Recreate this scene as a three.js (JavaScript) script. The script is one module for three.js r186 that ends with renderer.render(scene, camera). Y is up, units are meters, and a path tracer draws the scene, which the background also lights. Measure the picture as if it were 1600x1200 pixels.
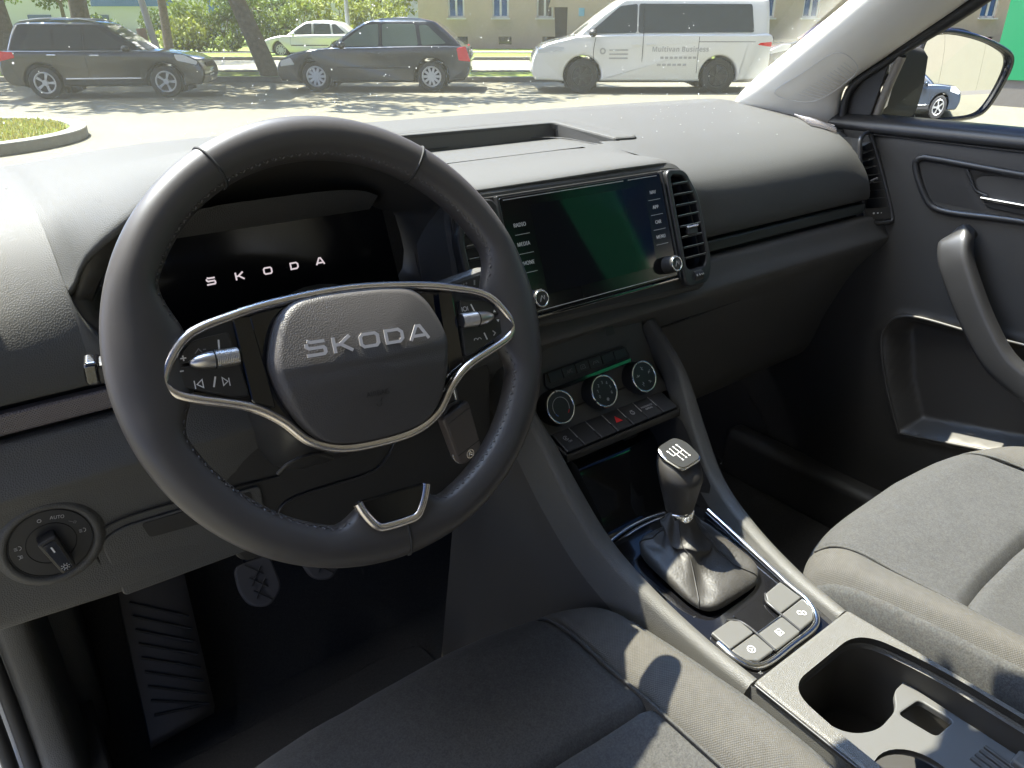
import * as THREE from 'three';
import { Sky } from 'three/addons/objects/Sky.js';
import { RoundedBoxGeometry } from 'three/addons/geometries/RoundedBoxGeometry.js';
import { mergeGeometries, mergeVertices, toCreasedNormals } from 'three/addons/utils/BufferGeometryUtils.js';
import { FontLoader } from 'three/addons/loaders/FontLoader.js';
import { TextGeometry } from 'three/addons/geometries/TextGeometry.js';
import { ImprovedNoise } from 'three/addons/math/ImprovedNoise.js';

// ---------------------------------------------------------------- camera, sky, sun, exposure
const scene = new THREE.Scene();
const camera = new THREE.PerspectiveCamera(54.86, 4 / 3, 0.03, 600);
const EYE = new THREE.Vector3(-0.609, 1.207, 0.535), YAW = 37 * Math.PI / 180, PITCH = 26 * Math.PI / 180;
camera.position.copy(EYE);
camera.lookAt(EYE.x + Math.cos(PITCH) * Math.sin(YAW), EYE.y - Math.sin(PITCH), EYE.z - Math.cos(PITCH) * Math.cos(YAW));
const SUN = new THREE.Vector3(-0.14, 1, -0.52).normalize();
const sky = new Sky();
sky.name = 'sky'; sky.scale.setScalar(1000); sky.userData = { kind: 'structure' };
sky.material.uniforms.sunPosition.value.copy(SUN);
sky.material.uniforms.turbidity.value = 10;
sky.material.uniforms.rayleigh.value = 0.2;
sky.material.uniforms.mieCoefficient.value = 0.004;
scene.add(sky);
scene.environmentIntensity = 0.28;
const sun = new THREE.DirectionalLight(new THREE.Color(1, 0.92, 0.76), 5);
sun.position.copy(SUN).multiplyScalar(40); sun.castShadow = true;
sun.shadow.mapSize.set(4096, 4096);
Object.assign(sun.shadow.camera, { left: -25, right: 25, top: 25, bottom: -25, near: 1, far: 120 });
scene.add(sun);
const renderer = new THREE.WebGLRenderer({ antialias: true });
renderer.toneMapping = THREE.LinearToneMapping;
renderer.toneMappingExposure = 5.0;
renderer.shadowMap.enabled = true;

// ---------------------------------------------------------------- helpers
let seed = 7;
const rnd = () => ((seed = (seed * 1664525 + 1013904223) >>> 0) / 4294967296);
const rr = (a, b) => a + (b - a) * rnd();
const V = (x, y, z) => new THREE.Vector3(x, y, z);
const rad = d => d * Math.PI / 180;
const clamp = (x, a, b) => Math.min(b, Math.max(a, x));
const sst = (a, b, x) => { const t = clamp((x - a) / (b - a), 0, 1); return t * t * (3 - 2 * t); };
const lerp = (a, b, t) => a + (b - a) * t;
const noise = new ImprovedNoise();
const font = await new FontLoader().loadAsync('fonts/droid/droid_sans_regular.typeface.json');
const fontBold = await new FontLoader().loadAsync('fonts/droid/droid_sans_bold.typeface.json');

// smooth interpolation of rows of numbers given at stations [[x, v0, v1 ...], ...]
function table(rows) {
  const n = rows.length, m = rows[0].length - 1;
  const slope = (i, k) => { const a = rows[Math.max(0, i - 1)], b = rows[Math.min(n - 1, i + 1)]; return (b[k] - a[k]) / (b[0] - a[0]); };
  return x => {
    x = clamp(x, rows[0][0], rows[n - 1][0]);
    let i = 0; while (i < n - 2 && x > rows[i + 1][0]) i++;
    const h = rows[i + 1][0] - rows[i][0], t = (x - rows[i][0]) / h, t2 = t * t, t3 = t2 * t, out = [];
    for (let k = 1; k <= m; k++) out.push((2 * t3 - 3 * t2 + 1) * rows[i][k] + (t3 - 2 * t2 + t) * h * slope(i, k) + (3 * t2 - 2 * t3) * rows[i + 1][k] + (t3 - t2) * h * slope(i + 1, k));
    return out;
  };
}
// surface through a grid of points P[i][j] = [x, y, z]; keep(i, j) can leave cells out
function grid(P, { closeI = false, closeJ = false, keep } = {}) {
  const ni = P.length, nj = P[0].length, pos = [], uv = [], idx = [];
  const D = (a, b) => Math.hypot(a[0] - b[0], a[1] - b[1], a[2] - b[2]);
  const mi = ni >> 1, mj = nj >> 1, U = [0], W = [0];
  for (let i = 1; i < ni; i++) U.push(U[i - 1] + D(P[i][mj], P[i - 1][mj]));
  for (let j = 1; j < nj; j++) W.push(W[j - 1] + D(P[mi][j], P[mi][j - 1]));
  for (let i = 0; i < ni; i++) for (let j = 0; j < nj; j++) { pos.push(...P[i][j]); uv.push(U[i], W[j]); }
  for (let i = 0; i < (closeI ? ni : ni - 1); i++) for (let j = 0; j < (closeJ ? nj : nj - 1); j++) {
    if (keep && !keep(i, j)) continue;
    const a = i * nj + j, b = ((i + 1) % ni) * nj + j, c = ((i + 1) % ni) * nj + (j + 1) % nj, d = i * nj + (j + 1) % nj;
    idx.push(a, b, c, a, c, d);
  }
  const g = new THREE.BufferGeometry();
  g.setAttribute('position', new THREE.Float32BufferAttribute(pos, 3));
  g.setAttribute('uv', new THREE.Float32BufferAttribute(uv, 2));
  g.setIndex(idx); g.computeVertexNormals(); return g;
}
const spline = (pts, n, closed = false) => new THREE.CatmullRomCurve3(pts.map(p => V(...p)), closed, 'centripetal').getPoints(n).map(p => [p.x, p.y, p.z]);
function clean(g) {                       // one layout of attributes so that pieces merge
  let q = g.index ? g.toNonIndexed() : g.clone();
  for (const k of Object.keys(q.attributes)) if (!['position', 'normal', 'uv'].includes(k)) q.deleteAttribute(k);
  if (!q.attributes.normal) q.computeVertexNormals();
  if (!q.attributes.uv) q.setAttribute('uv', new THREE.Float32BufferAttribute(new Float32Array(q.attributes.position.count * 2), 2));
  return q;
}
const merge = gs => gs.length === 1 ? clean(gs[0]) : mergeGeometries(gs.map(clean));
function boxUV(g) {                       // texture coordinates in metres, from the side each face points to
  const q = clean(g), p = q.attributes.position, u = q.attributes.uv, a = V(0, 0, 0), b = V(0, 0, 0), c = V(0, 0, 0);
  for (let i = 0; i < p.count; i += 3) {
    a.fromBufferAttribute(p, i); b.fromBufferAttribute(p, i + 1); c.fromBufferAttribute(p, i + 2);
    const n = b.clone().sub(a).cross(c.clone().sub(a)), x = Math.abs(n.x), y = Math.abs(n.y), z = Math.abs(n.z);
    [a, b, c].forEach((v, k) => y >= x && y >= z ? u.setXY(i + k, v.x, v.z) : x >= z ? u.setXY(i + k, v.z, v.y) : u.setXY(i + k, v.x, v.y));
  }
  return q;
}
const at = (g, x, y, z, rx = 0, ry = 0, rz = 0) => g.applyMatrix4(new THREE.Matrix4().compose(V(x, y, z), new THREE.Quaternion().setFromEuler(new THREE.Euler(rx, ry, rz)), V(1, 1, 1)));
const frameOf = (x, y, z, rx = 0, ry = 0, rz = 0) => new THREE.Matrix4().compose(V(x, y, z), new THREE.Quaternion().setFromEuler(new THREE.Euler(rx, ry, rz, 'YXZ')), V(1, 1, 1));
const inF = (M, g) => g.applyMatrix4(M);
const rbox = (w, h, d, r = 0.003, s = 2) => new RoundedBoxGeometry(w, h, d, s, Math.min(r, w / 2.01, h / 2.01, d / 2.01));
const cyl = (r0, r1, h, n = 32) => new THREE.CylinderGeometry(r0, r1, h, n);
function rpoly(pts, r = 0.004) {          // a shape with rounded corners
  const s = new THREE.Shape(), n = pts.length;
  pts.forEach((p, i) => {
    const a = pts[(i + n - 1) % n], b = pts[(i + 1) % n], q = Array.isArray(r) ? r[i] : r;
    const da = Math.hypot(a[0] - p[0], a[1] - p[1]), db = Math.hypot(b[0] - p[0], b[1] - p[1]), k = Math.min(q, da * 0.48, db * 0.48);
    const A = [p[0] + (a[0] - p[0]) / da * k, p[1] + (a[1] - p[1]) / da * k], B = [p[0] + (b[0] - p[0]) / db * k, p[1] + (b[1] - p[1]) / db * k];
    if (i) s.lineTo(...A); else s.moveTo(...A);
    s.quadraticCurveTo(p[0], p[1], ...B);
  });
  s.closePath(); return s;
}
function slab(shape, depth, bevel = 0.001, holes = [], seg = 6) {   // extruded along +z from z = 0, bevel inside the outline
  shape.holes = holes;
  const g = new THREE.ExtrudeGeometry(shape, { depth: Math.max(1e-5, depth - 2 * bevel), bevelEnabled: bevel > 0, bevelSize: bevel, bevelThickness: bevel, bevelOffset: -bevel, bevelSegments: 2, curveSegments: seg });
  return bevel > 0 ? g.translate(0, 0, bevel) : g;
}
function tube(pts, r, { closed = false, seg = 8, n = 60, ry = r } = {}) {
  const curve = new THREE.CatmullRomCurve3(pts.map(p => V(...p)), closed, 'centripetal');
  return new THREE.TubeGeometry(curve, n, r, seg, closed);
}
// flat stroke with mitred corners, z from 0 to depth
function stroke(pts, w, depth = 0.0004, closed = false) {
  const n = pts.length, L = [], R = [];
  for (let i = 0; i < n; i++) {
    const p = pts[i], a = closed || i > 0 ? pts[(i + n - 1) % n] : null, b = closed || i < n - 1 ? pts[(i + 1) % n] : null;
    const d1 = a ? V(p[0] - a[0], p[1] - a[1], 0).normalize() : null, d2 = b ? V(b[0] - p[0], b[1] - p[1], 0).normalize() : null;
    const d = d1 && d2 ? d1.clone().add(d2).normalize() : (d1 || d2);
    const k = Math.min(2.2, d1 && d2 ? 1 / Math.max(0.3, d.dot(d1)) : 1) * w / 2;
    L.push([p[0] - d.y * k, p[1] + d.x * k]); R.push([p[0] + d.y * k, p[1] - d.x * k]);
  }
  const gs = [];
  for (let i = 0; i < (closed ? n : n - 1); i++) {
    const j = (i + 1) % n, s = new THREE.Shape([L[i], L[j], R[j], R[i]].map(q => new THREE.Vector2(...q)));
    gs.push(new THREE.ExtrudeGeometry(s, { depth, bevelEnabled: false }));
  }
  return merge(gs);
}
const arc = (cx, cy, r, a0, a1, n = 10) => Array.from({ length: n + 1 }, (_, i) => { const a = rad(lerp(a0, a1, i / n)); return [cx + r * Math.cos(a), cy + r * Math.sin(a)]; });
function words(t, size, { depth = 0.0003, bold = false, center = true, stretch = 1 } = {}) {
  const g = new TextGeometry(t, { font: bold ? fontBold : font, size, depth, curveSegments: 3, bevelEnabled: false });
  g.computeBoundingBox(); const b = g.boundingBox;
  g.translate(center ? -(b.max.x + b.min.x) / 2 : -b.min.x, -(b.max.y + b.min.y) / 2, 0);
  return g.scale(stretch, 1, 1);
}

// ---------------------------------------------------------------- names, things, parts
const taken = new Set(), origin = new WeakMap();
function numbered(n) { if (!taken.has(n)) { taken.add(n); return n; } for (let k = 1; ; k++) { const m = `${n}_${String(k).padStart(3, '0')}`; if (!taken.has(m)) { taken.add(m); return m; } } }
function thing(name, label, category, [x, y, z] = [0, 0, 0], turn = 0, group) {
  const o = new THREE.Group(); o.name = numbered(name); o.position.set(x, y, z); o.rotation.y = turn;
  o.userData = { label, category }; if (group) o.userData.group = group;
  scene.add(o); origin.set(o, V(x, y, z)); return o;
}
function mesh(name, g, m) {
  const b = m.map || m.bumpMap || m.roughnessMap;
  const o = new THREE.Mesh(b && !g.userData.own ? boxUV(g) : g, m);
  o.name = name; o.castShadow = o.receiveShadow = true; return o;
}
// part given in world coordinates (the thing must not be turned), or local if parent was made with own = true
function part(parent, name, g, m) {
  const o0 = origin.get(parent);
  const gg = Array.isArray(g) ? merge(g) : g;
  const o = mesh(name, gg, m);
  if (o0) { o.geometry = o.geometry.clone().translate(-o0.x, -o0.y, -o0.z); origin.set(o, o0); }
  parent.add(o); return o;
}
function single(name, label, category, g, m, group) {
  const o = mesh(numbered(name), Array.isArray(g) ? merge(g) : g, m); o.userData = { label, category }; if (group) o.userData.group = group; scene.add(o); return o;
}
function struct(name, g, m, kind = 'structure') { const o = mesh(numbered(name), g, m); o.userData = { kind }; scene.add(o); return o; }

// ---------------------------------------------------------------- textures
function dataTex(n, f, srgb, size = 1) {
  const d = new Uint8Array(n * n * 4);
  for (let y = 0; y < n; y++) for (let x = 0; x < n; x++) { const c = f(x / n, y / n, x, y), k = (y * n + x) * 4; for (let i = 0; i < 3; i++) d[k + i] = clamp(Math.round(255 * (c.length ? c[i] : c)), 0, 255); d[k + 3] = 255; }
  const t = new THREE.DataTexture(d, n, n); t.wrapS = t.wrapT = THREE.RepeatWrapping; t.magFilter = THREE.LinearFilter; t.minFilter = THREE.LinearMipmapLinearFilter; t.generateMipmaps = true;
  if (srgb) t.colorSpace = THREE.SRGBColorSpace; t.repeat.set(1 / size, 1 / size); t.needsUpdate = true; return t;
}
const tnoise = (u, v, f, s) => {           // tileable noise in 0..1
  const x = u * f, y = v * f, fx = u, fy = v, N = (a, b) => noise.noise(a, b, s);
  const a = N(x, y), b = N(x - f, y), c = N(x, y - f), d = N(x - f, y - f);
  return 0.5 + 0.5 * (a * (1 - fx) * (1 - fy) + b * fx * (1 - fy) + c * (1 - fx) * fy + d * fx * fy);
};
const cells = (() => { const N = 26, p = []; let s = 11; const r = () => ((s = (s * 1103515245 + 12345) & 0x7fffffff) / 0x7fffffff); for (let i = 0; i < N * N; i++) p.push([r(), r()]);
  return (u, v) => { const x = u * N, y = v * N, ix = Math.floor(x), iy = Math.floor(y); let a = 9, b = 9;
    for (let i = -1; i < 2; i++) for (let j = -1; j < 2; j++) { const q = p[((iy + j + N) % N) * N + (ix + i + N) % N], d = Math.hypot(ix + i + q[0] - x, iy + j + q[1] - y); if (d < a) { b = a; a = d; } else if (d < b) b = d; }
    return clamp((b - a) * 2.2, 0, 1); }; })();
const grainTex = dataTex(384, (u, v) => 0.75 * Math.sqrt(cells(u, v)) + 0.25 * tnoise(u, v, 60, 3), false, 0.05);
const fineTex = dataTex(256, (u, v, x, y) => 0.5 * tnoise(u, v, 64, 1) + 0.5 * tnoise(u, v, 120, 2), false, 0.04);
let ts = 3; const trnd = () => ((ts = (ts * 1664525 + 1013904223) >>> 0) / 4294967296);
const smudge = (lo, hi, f, s, size) => dataTex(256, (u, v) => lerp(lo, hi, clamp(0.5 + 1.4 * (0.6 * tnoise(u, v, f, s) + 0.4 * tnoise(u, v, f * 4, s + 5) - 0.5), 0, 1)), false, size);
const roughDash = smudge(0.46, 0.7, 6, 9, 0.4), roughGloss = smudge(0.04, 0.16, 5, 12, 0.16);
function lin(r, g, b) { return new THREE.Color().setRGB(r, g, b); }
function toneTex(n, base, amp, f, size, speck = 0, warm = 0) {     // small variations of one colour (linear values)
  const c = new THREE.Color();
  return dataTex(n, (u, v) => {
    let k = 1 + amp * (1.2 * (tnoise(u, v, f, 4) - 0.5) + 0.9 * (tnoise(u, v, f * 5, 6) - 0.5)) * 2 + speck * (trnd() - 0.5) * 2;
    const w = warm * (tnoise(u, v, f * 1.7, 21) - 0.5) * 2;
    c.setRGB(clamp(base[0] * k * (1 + w), 0, 1), clamp(base[1] * k, 0, 1), clamp(base[2] * k * (1 - w), 0, 1)); c.convertLinearToSRGB(); return [c.r, c.g, c.b];
  }, true, size);
}
const weaveF = (x, y) => { const a = (x >> 2) % 2, b = (y >> 2) % 2; return (a + b) % 2 ? 1 : 0.35; };
const weaveTex = dataTex(256, (u, v, x, y) => 0.2 + 0.6 * weaveF(x, y) + 0.2 * trnd(), false, 0.08);
const weaveMap = dataTex(256, (u, v, x, y) => { const c = new THREE.Color(), k = (0.55 + 0.55 * weaveF(x, y)) * (0.8 + 0.4 * trnd()) * (0.85 + 0.3 * tnoise(u, v, 8, 14)); c.setRGB(0.06 * k, 0.057 * k, 0.051 * k).convertLinearToSRGB(); return [c.r, c.g, c.b]; }, true, 0.08);
const feltTex = dataTex(256, (u, v) => 0.4 * trnd() + 0.6 * tnoise(u, v, 90, 8), false, 0.06);
const M = (color, roughness, o = {}) => new THREE.MeshPhysicalMaterial({ color: Array.isArray(color) ? lin(...color) : color, roughness, ...o });

const mat = {
  dash: M([0.068, 0.068, 0.065], 0.6, { specularIntensity: 0.5, bumpMap: grainTex, bumpScale: 0.00025 }),
  dashHard: M([0.074, 0.073, 0.07], 0.5, { bumpMap: grainTex, bumpScale: 0.0003 }),
  console: M([0.085, 0.083, 0.076], 0.5, { bumpMap: grainTex, bumpScale: 0.0004 }),
  hard: M([0.046, 0.044, 0.041], 0.48, { bumpMap: fineTex, bumpScale: 0.00008 }),
  hardDark: M([0.026, 0.025, 0.024], 0.55, { bumpMap: fineTex, bumpScale: 0.00008 }),
  satin: M([0.027, 0.027, 0.028], 0.36),
  rubber: M([0.012, 0.012, 0.012], 0.7),
  cavity: M([0.022, 0.022, 0.022], 0.8),  // near-black; tubes of it put the shade of gaps into colour
  leather: M([0.055, 0.051, 0.05], 0.42, { bumpMap: fineTex, bumpScale: 0.00005 }),
  pad: M([0.064, 0.06, 0.06], 0.46, { bumpMap: grainTex, bumpScale: 0.00022 }),
  boot: M([0.034, 0.032, 0.029], 0.55, { bumpMap: smudge(0, 1, 12, 40, 0.12), bumpScale: 0.0007 }),
  knob: M([0.03, 0.028, 0.026], 0.46, { bumpMap: fineTex, bumpScale: 0.00006 }),
  gloss: M([0.006, 0.006, 0.007], 0.08, { clearcoat: 1, clearcoatRoughness: 0.04 }),
  screen: M([0.008, 0.008, 0.009], 0.12, { specularIntensity: 0.5 }),
  chrome: M([0.78, 0.78, 0.77], 0.14, { metalness: 1 }),
  satinChrome: M([0.74, 0.69, 0.66], 0.27, { metalness: 1 }),
  silver: M([0.55, 0.53, 0.51], 0.34, { metalness: 1 }),
  letter: M([0.62, 0.59, 0.58], 0.35),
  white: M([0.7, 0.7, 0.7], 0.5),
  ink: M([0.45, 0.45, 0.45], 0.6),
  inkDim: M([0.2, 0.2, 0.2], 0.6),
  red: M([0.7, 0.02, 0.02], 0.5),
  thread: M([0.1, 0.095, 0.092], 0.7),
  button: M([0.026, 0.025, 0.024], 0.42),
  pillar: M([0.6, 0.58, 0.53], 0.75, { bumpMap: feltTex, bumpScale: 0.0002 }),
  fabric: M([1, 1, 1], 0.95, { map: toneTex(256, [0.04, 0.04, 0.039], 0.14, 30, 0.26, 0.3), bumpMap: feltTex, bumpScale: 0.0003, sheen: 0.4, sheenRoughness: 0.6, sheenColor: lin(0.2, 0.2, 0.2) }),
  weave: M([1, 1, 1], 0.95, { map: weaveMap, bumpMap: weaveTex, bumpScale: 0.0005, sheen: 0.4, sheenRoughness: 0.6, sheenColor: lin(0.2, 0.2, 0.2) }),
  bolster: M([1, 1, 1], 0.95, { map: toneTex(256, [0.042, 0.042, 0.04], 0.16, 30, 0.26, 0.35, 0.1), bumpMap: feltTex, bumpScale: 0.0004, sheen: 0.4, sheenRoughness: 0.6, sheenColor: lin(0.2, 0.2, 0.2) }),
  carpet: M([1, 1, 1], 1, { map: toneTex(256, [0.05, 0.048, 0.045], 0.2, 24, 0.1, 0.4), bumpMap: feltTex, bumpScale: 0.0015 }),
  glow: new THREE.MeshStandardMaterial({ color: lin(0.5, 0.45, 0.47), emissive: lin(1, 0.86, 0.9), emissiveIntensity: 0.13, roughness: 0.6 }),
  keyGrey: M([0.085, 0.084, 0.079], 0.45),
  insert: M([0.078, 0.078, 0.076], 0.5, { bumpMap: fineTex, bumpScale: 0.0001 }),
  footRubber: M([0.095, 0.09, 0.088], 0.65),
  channel: M([0.22, 0.2, 0.17], 0.6),
  mirrorHousing: M([0.012, 0.013, 0.016], 0.22, { clearcoat: 0.6 }),
  insertBlack: M([0.006, 0.006, 0.006], 0.22, { specularIntensity: 0.6 }),
  fob: M([0.09, 0.076, 0.072], 0.4),
  seal: M([0.02, 0.02, 0.02], 0.6),
  mirror: M([0.9, 0.9, 0.9], 0.01, { metalness: 1 }),
  paintSelf: M([0.35, 0.36, 0.37], 0.35, { clearcoat: 1, clearcoatRoughness: 0.05 }),
  pane: M([0.97, 1, 0.98], 0.0, { transmission: 1, thickness: 0, ior: 1.5 }),
};

// ================================================================ THE CAR WE SIT IN: shell, glass
const GY = -0.17;                                                   // height of the ground outside
const shell = thing('car_shell', 'pale trimmed car interior shell with slanting windscreen pillar and roof', 'car', [0, GY, 0.4]);
{
  // right windscreen pillar: a loft between its edge on the glass and its edge on the door opening
  const pillarGeo = s => {
    const A = spline([[0.70, 1.045, -0.47], [0.662, 1.085, -0.415], [0.625, 1.24, -0.197], [0.575, 1.45, 0.10], [0.565, 1.47, 0.14]], 30);
    const B = spline([[0.715, 1.02, -0.24], [0.712, 1.062, -0.238], [0.712, 1.10, -0.235], [0.715, 1.15, -0.175], [0.70, 1.24, -0.045], [0.655, 1.40, 0.16], [0.63, 1.47, 0.24]], 30);
    const P = A.map((a, i) => {
      const b = B[i], row = [];
      const prof = [[0, 0.03], [0, 0.012], [0.03, 0], [0.14, -0.012], [0.3, -0.02], [0.5, -0.022], [0.7, -0.018], [0.86, -0.009], [0.96, 0.004], [1, 0.016], [1, 0.05]];
      for (const [t, d] of prof) row.push([s * (lerp(a[0], b[0], t) + d * 0.9), lerp(a[1], b[1], t) + d * 0.25, lerp(a[2], b[2], t) - d * 0.55]);
      return row;
    });
    return grid(P);
  };
  const pil = part(shell, 'pillar_trim', pillarGeo(1), mat.pillar);
  // speaker grille on the pillar: pressed slots and outline
  const at2 = (u, v) => {
    const a = V(0.662, 1.085, -0.415).lerp(V(0.625, 1.24, -0.197), v), b = V(0.712, 1.062, -0.238).lerp(V(0.715, 1.15, -0.175), v);
    const p = a.lerp(b, u); return [p.x - 0.0185 - 0.002 * Math.sin(Math.PI * u), p.y - 0.004, p.z + 0.0105];
  };
  for (let k = 0; k < 14; k++) { const v = 0.18 + k * 0.038, e = 0.30 + 0.2 * v; part(pil, 'speaker_slot', tube([at2(e + 0.14, v), at2(e + 0.27, v), at2(0.70 + 0.006 * k, v + 0.005)], 0.0005, { n: 8, seg: 5 }), mat.ink); }
  part(pil, 'speaker_outline', tube([at2(0.26, 0.12), at2(0.6, 0.1), at2(0.7, 0.18), at2(0.78, 0.5), at2(0.76, 0.72), at2(0.42, 0.72), at2(0.3, 0.4)], 0.0006, { closed: true, n: 50, seg: 5 }), mat.ink);
  part(shell, 'pillar_trim', pillarGeo(-1), mat.pillar);
  // dark seal of the door opening
  const sealR = [[0.722, 1.03, -0.235], [0.722, 1.10, -0.232], [0.727, 1.155, -0.168], [0.712, 1.24, -0.037], [0.667, 1.40, 0.168], [0.64, 1.475, 0.25]];
  part(shell, 'door_seal', tube(sealR, 0.007, { n: 40 }), mat.seal);
  // roof with lining, header and side rails, pillars behind, rear quarter
  const roofP = []; for (let i = 0; i <= 16; i++) { const row = []; for (let j = 0; j <= 12; j++) { const x = lerp(-0.62, 0.62, i / 16), q = 1 - (x / 0.62) ** 2; const z = lerp(lerp(0.10, 0.0, q), 2.3, j / 12); row.push([x, 1.465 + 0.03 * q + 0.04 * Math.sin(Math.PI * j / 12), z]); } roofP.push(row); }
  part(shell, 'roof_lining', grid(roofP), mat.pillar);
  part(shell, 'roof', grid(roofP.map(r => r.map(p => [p[0] * 1.04, p[1] + 0.035, p[2]]))), mat.paintSelf);
  part(shell, 'windscreen_header', tube(Array.from({ length: 9 }, (_, i) => { const x = lerp(-0.6, 0.6, i / 8), q = 1 - (x / 0.62) ** 2; return [x, 1.475 + 0.03 * q, lerp(0.1, 0.0, q)]; }), 0.022, { n: 40 }), mat.pillar);
  for (const s of [-1, 1]) {
    part(shell, 'roof_rail', tube([[s * 0.6, 1.47, 0.15], [s * 0.625, 1.50, 0.6], [s * 0.625, 1.50, 1.4], [s * 0.6, 1.47, 2.25]], 0.03, { n: 30 }), mat.pillar);
    part(shell, 'centre_pillar', grid([[[s * 0.70, 0.3, 0.58], [s * 0.64, 1.48, 0.66]], [[s * 0.68, 0.3, 0.70], [s * 0.62, 1.48, 0.76]], [[s * 0.70, 0.3, 0.86], [s * 0.64, 1.48, 0.90]]]), mat.hard);
    part(shell, 'rear_side', rbox(0.05, 0.85, 1.42, 0.02).translate(s * 0.74, 0.62, 1.6), mat.hard);
    part(shell, 'rear_pillar', grid([[[s * 0.70, 1.04, 2.0], [s * 0.62, 1.48, 1.95]], [[s * 0.70, 1.04, 2.35], [s * 0.62, 1.48, 2.25]]]), mat.pillar);
  }
  part(shell, 'tailgate', rbox(1.4, 0.85, 0.06, 0.02).translate(0, 0.62, 2.32), mat.hard);
  // floor pan, bulkhead, tunnel
  part(shell, 'floor', rbox(1.38, 0.03, 2.9, 0.01).translate(0, 0.255, 0.88), mat.carpet);
  const bulk = [[0.27, -0.36], [0.29, -0.42], [0.40, -0.56], [0.6, -0.62], [1.0, -0.62]];
  part(shell, 'bulkhead', grid([-0.68, 0, 0.72].map(x => bulk.map(([y, z]) => [x, y, z]))), mat.carpet);
  part(shell, 'underbody', rbox(1.66, 0.12, 3.9, 0.05).translate(0, 0.17, 0.6), mat.hardDark);
  // bonnet and wings ahead of the windscreen (low, hidden by the dashboard)
  const bon = []; for (let i = 0; i <= 12; i++) { const x = lerp(-0.74, 0.74, i / 12), row = []; for (let j = 0; j <= 8; j++) { const t = j / 8; row.push([x * (1 - 0.08 * t), lerp(0.93, 0.74, t) - 0.1 * (x / 0.74) ** 2 - 0.12 * t * t, lerp(-0.72, -1.75, t)]); } bon.push(row); }
  part(shell, 'bonnet', grid(bon), mat.paintSelf);
  part(shell, 'scuttle', grid([-0.72, -0.35, 0, 0.35, 0.72].map(x => [[x, 1.0, -0.63 + 0.3 * x * x], [x, 0.95, -0.70 + 0.1 * x * x], [x, 0.9, -0.76]])), mat.hardDark);
  for (const s of [-1, 1]) part(shell, 'wing', grid([[[s * 0.74, 0.84, -0.72], [s * 0.84, 0.72, -0.72], [s * 0.86, 0.2, -0.72]], [[s * 0.70, 0.66, -1.6], [s * 0.82, 0.5, -1.6], [s * 0.84, 0.15, -1.6]]]), mat.paintSelf);
  // driver's side: kick panel, sill trim, seals of the open doorway
  const kickPlan = [[-0.60, -0.612, 0], [-0.47, -0.618, 0], [-0.43, -0.620, 0], [-0.415, -0.624, 0], [-0.405, -0.636, 0.3], [-0.400, -0.655, 0.8], [-0.392, -0.682, 1], [-0.37, -0.692, 1], [-0.335, -0.694, 1], [-0.32, -0.694, 1]];
  const kick = part(shell, 'kick_panel', grid([0.27, 0.32, 0.36, 0.372, 0.384, 0.40, 0.45, 0.55, 0.65, 0.76].map(y => kickPlan.map(([z, x, r]) => [lerp(Math.max(x, -0.655 + 0.02 * (y < 0.36)), x, sst(0.355, 0.395, y)), y, z]))), mat.dashHard);
  part(kick, 'bonnet_release_lever', rbox(0.014, 0.10, 0.014, 0.004).applyMatrix4(frameOf(-0.670, 0.446, -0.362, -0.25, 0, 0.1)), mat.dashHard);
  const sillPath = spline([[0, 0.80, -0.335], [0, 0.62, -0.322], [0, 0.48, -0.305], [0, 0.39, -0.255], [0, 0.36, -0.12], [0, 0.355, 0.2], [0, 0.355, 0.72]], 50);
  const sillSec = [[-0.650, -0.09], [-0.656, -0.03], [-0.664, 0.0], [-0.674, 0.006], [-0.690, 0.006], [-0.699, 0.0], [-0.703, -0.02]];
  const sillG = (off, pts) => grid(sillPath.map((p, i) => { const a = sillPath[Math.max(0, i - 1)], b = sillPath[Math.min(50, i + 1)], d = V(0, b[1] - a[1], b[2] - a[2]).normalize(), n = V(0, d.z, -d.y); return pts.map(([x, h]) => [x, p[1] + n.y * (h + off), p[2] + n.z * (h + off)]); }));
  part(shell, 'sill_trim', sillG(0, sillSec), mat.console);
  part(shell, 'door_seal', tube(sillPath.map(p => [-0.709, p[1] - 0.008, p[2] - 0.004]), 0.008, { n: 60 }), mat.seal);
  part(shell, 'door_seal', tube(sillPath.map(p => [-0.730, p[1] - 0.024, p[2] - 0.012]), 0.008, { n: 60 }), mat.seal);
  part(shell, 'door_frame', sillG(-0.03, [[-0.70, 0], [-0.74, -0.012], [-0.755, -0.03], [-0.76, -0.2]]), mat.paintSelf);
  part(shell, 'kick_panel', grid([[-0.64, 0.70], [-0.4, 0.712], [-0.28, 0.72]].map(([z, x]) => [[x - 0.02, 0.27, z], [x, 0.4, z], [x, 1.02, z]])), mat.hardDark);
  part(shell, 'sill_inner', rbox(0.03, 0.16, 1.3, 0.004).translate(-0.652, 0.285, 0.25), mat.carpet);
  part(shell, 'sill_inner', rbox(0.06, 0.12, 0.3, 0.004).translate(-0.665, 0.30, -0.45), mat.carpet);
  // passenger side: sill
  part(shell, 'sill_trim', rbox(0.06, 0.12, 1.1, 0.02).translate(0.69, 0.32, 0.2), mat.hard);
}
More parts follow.
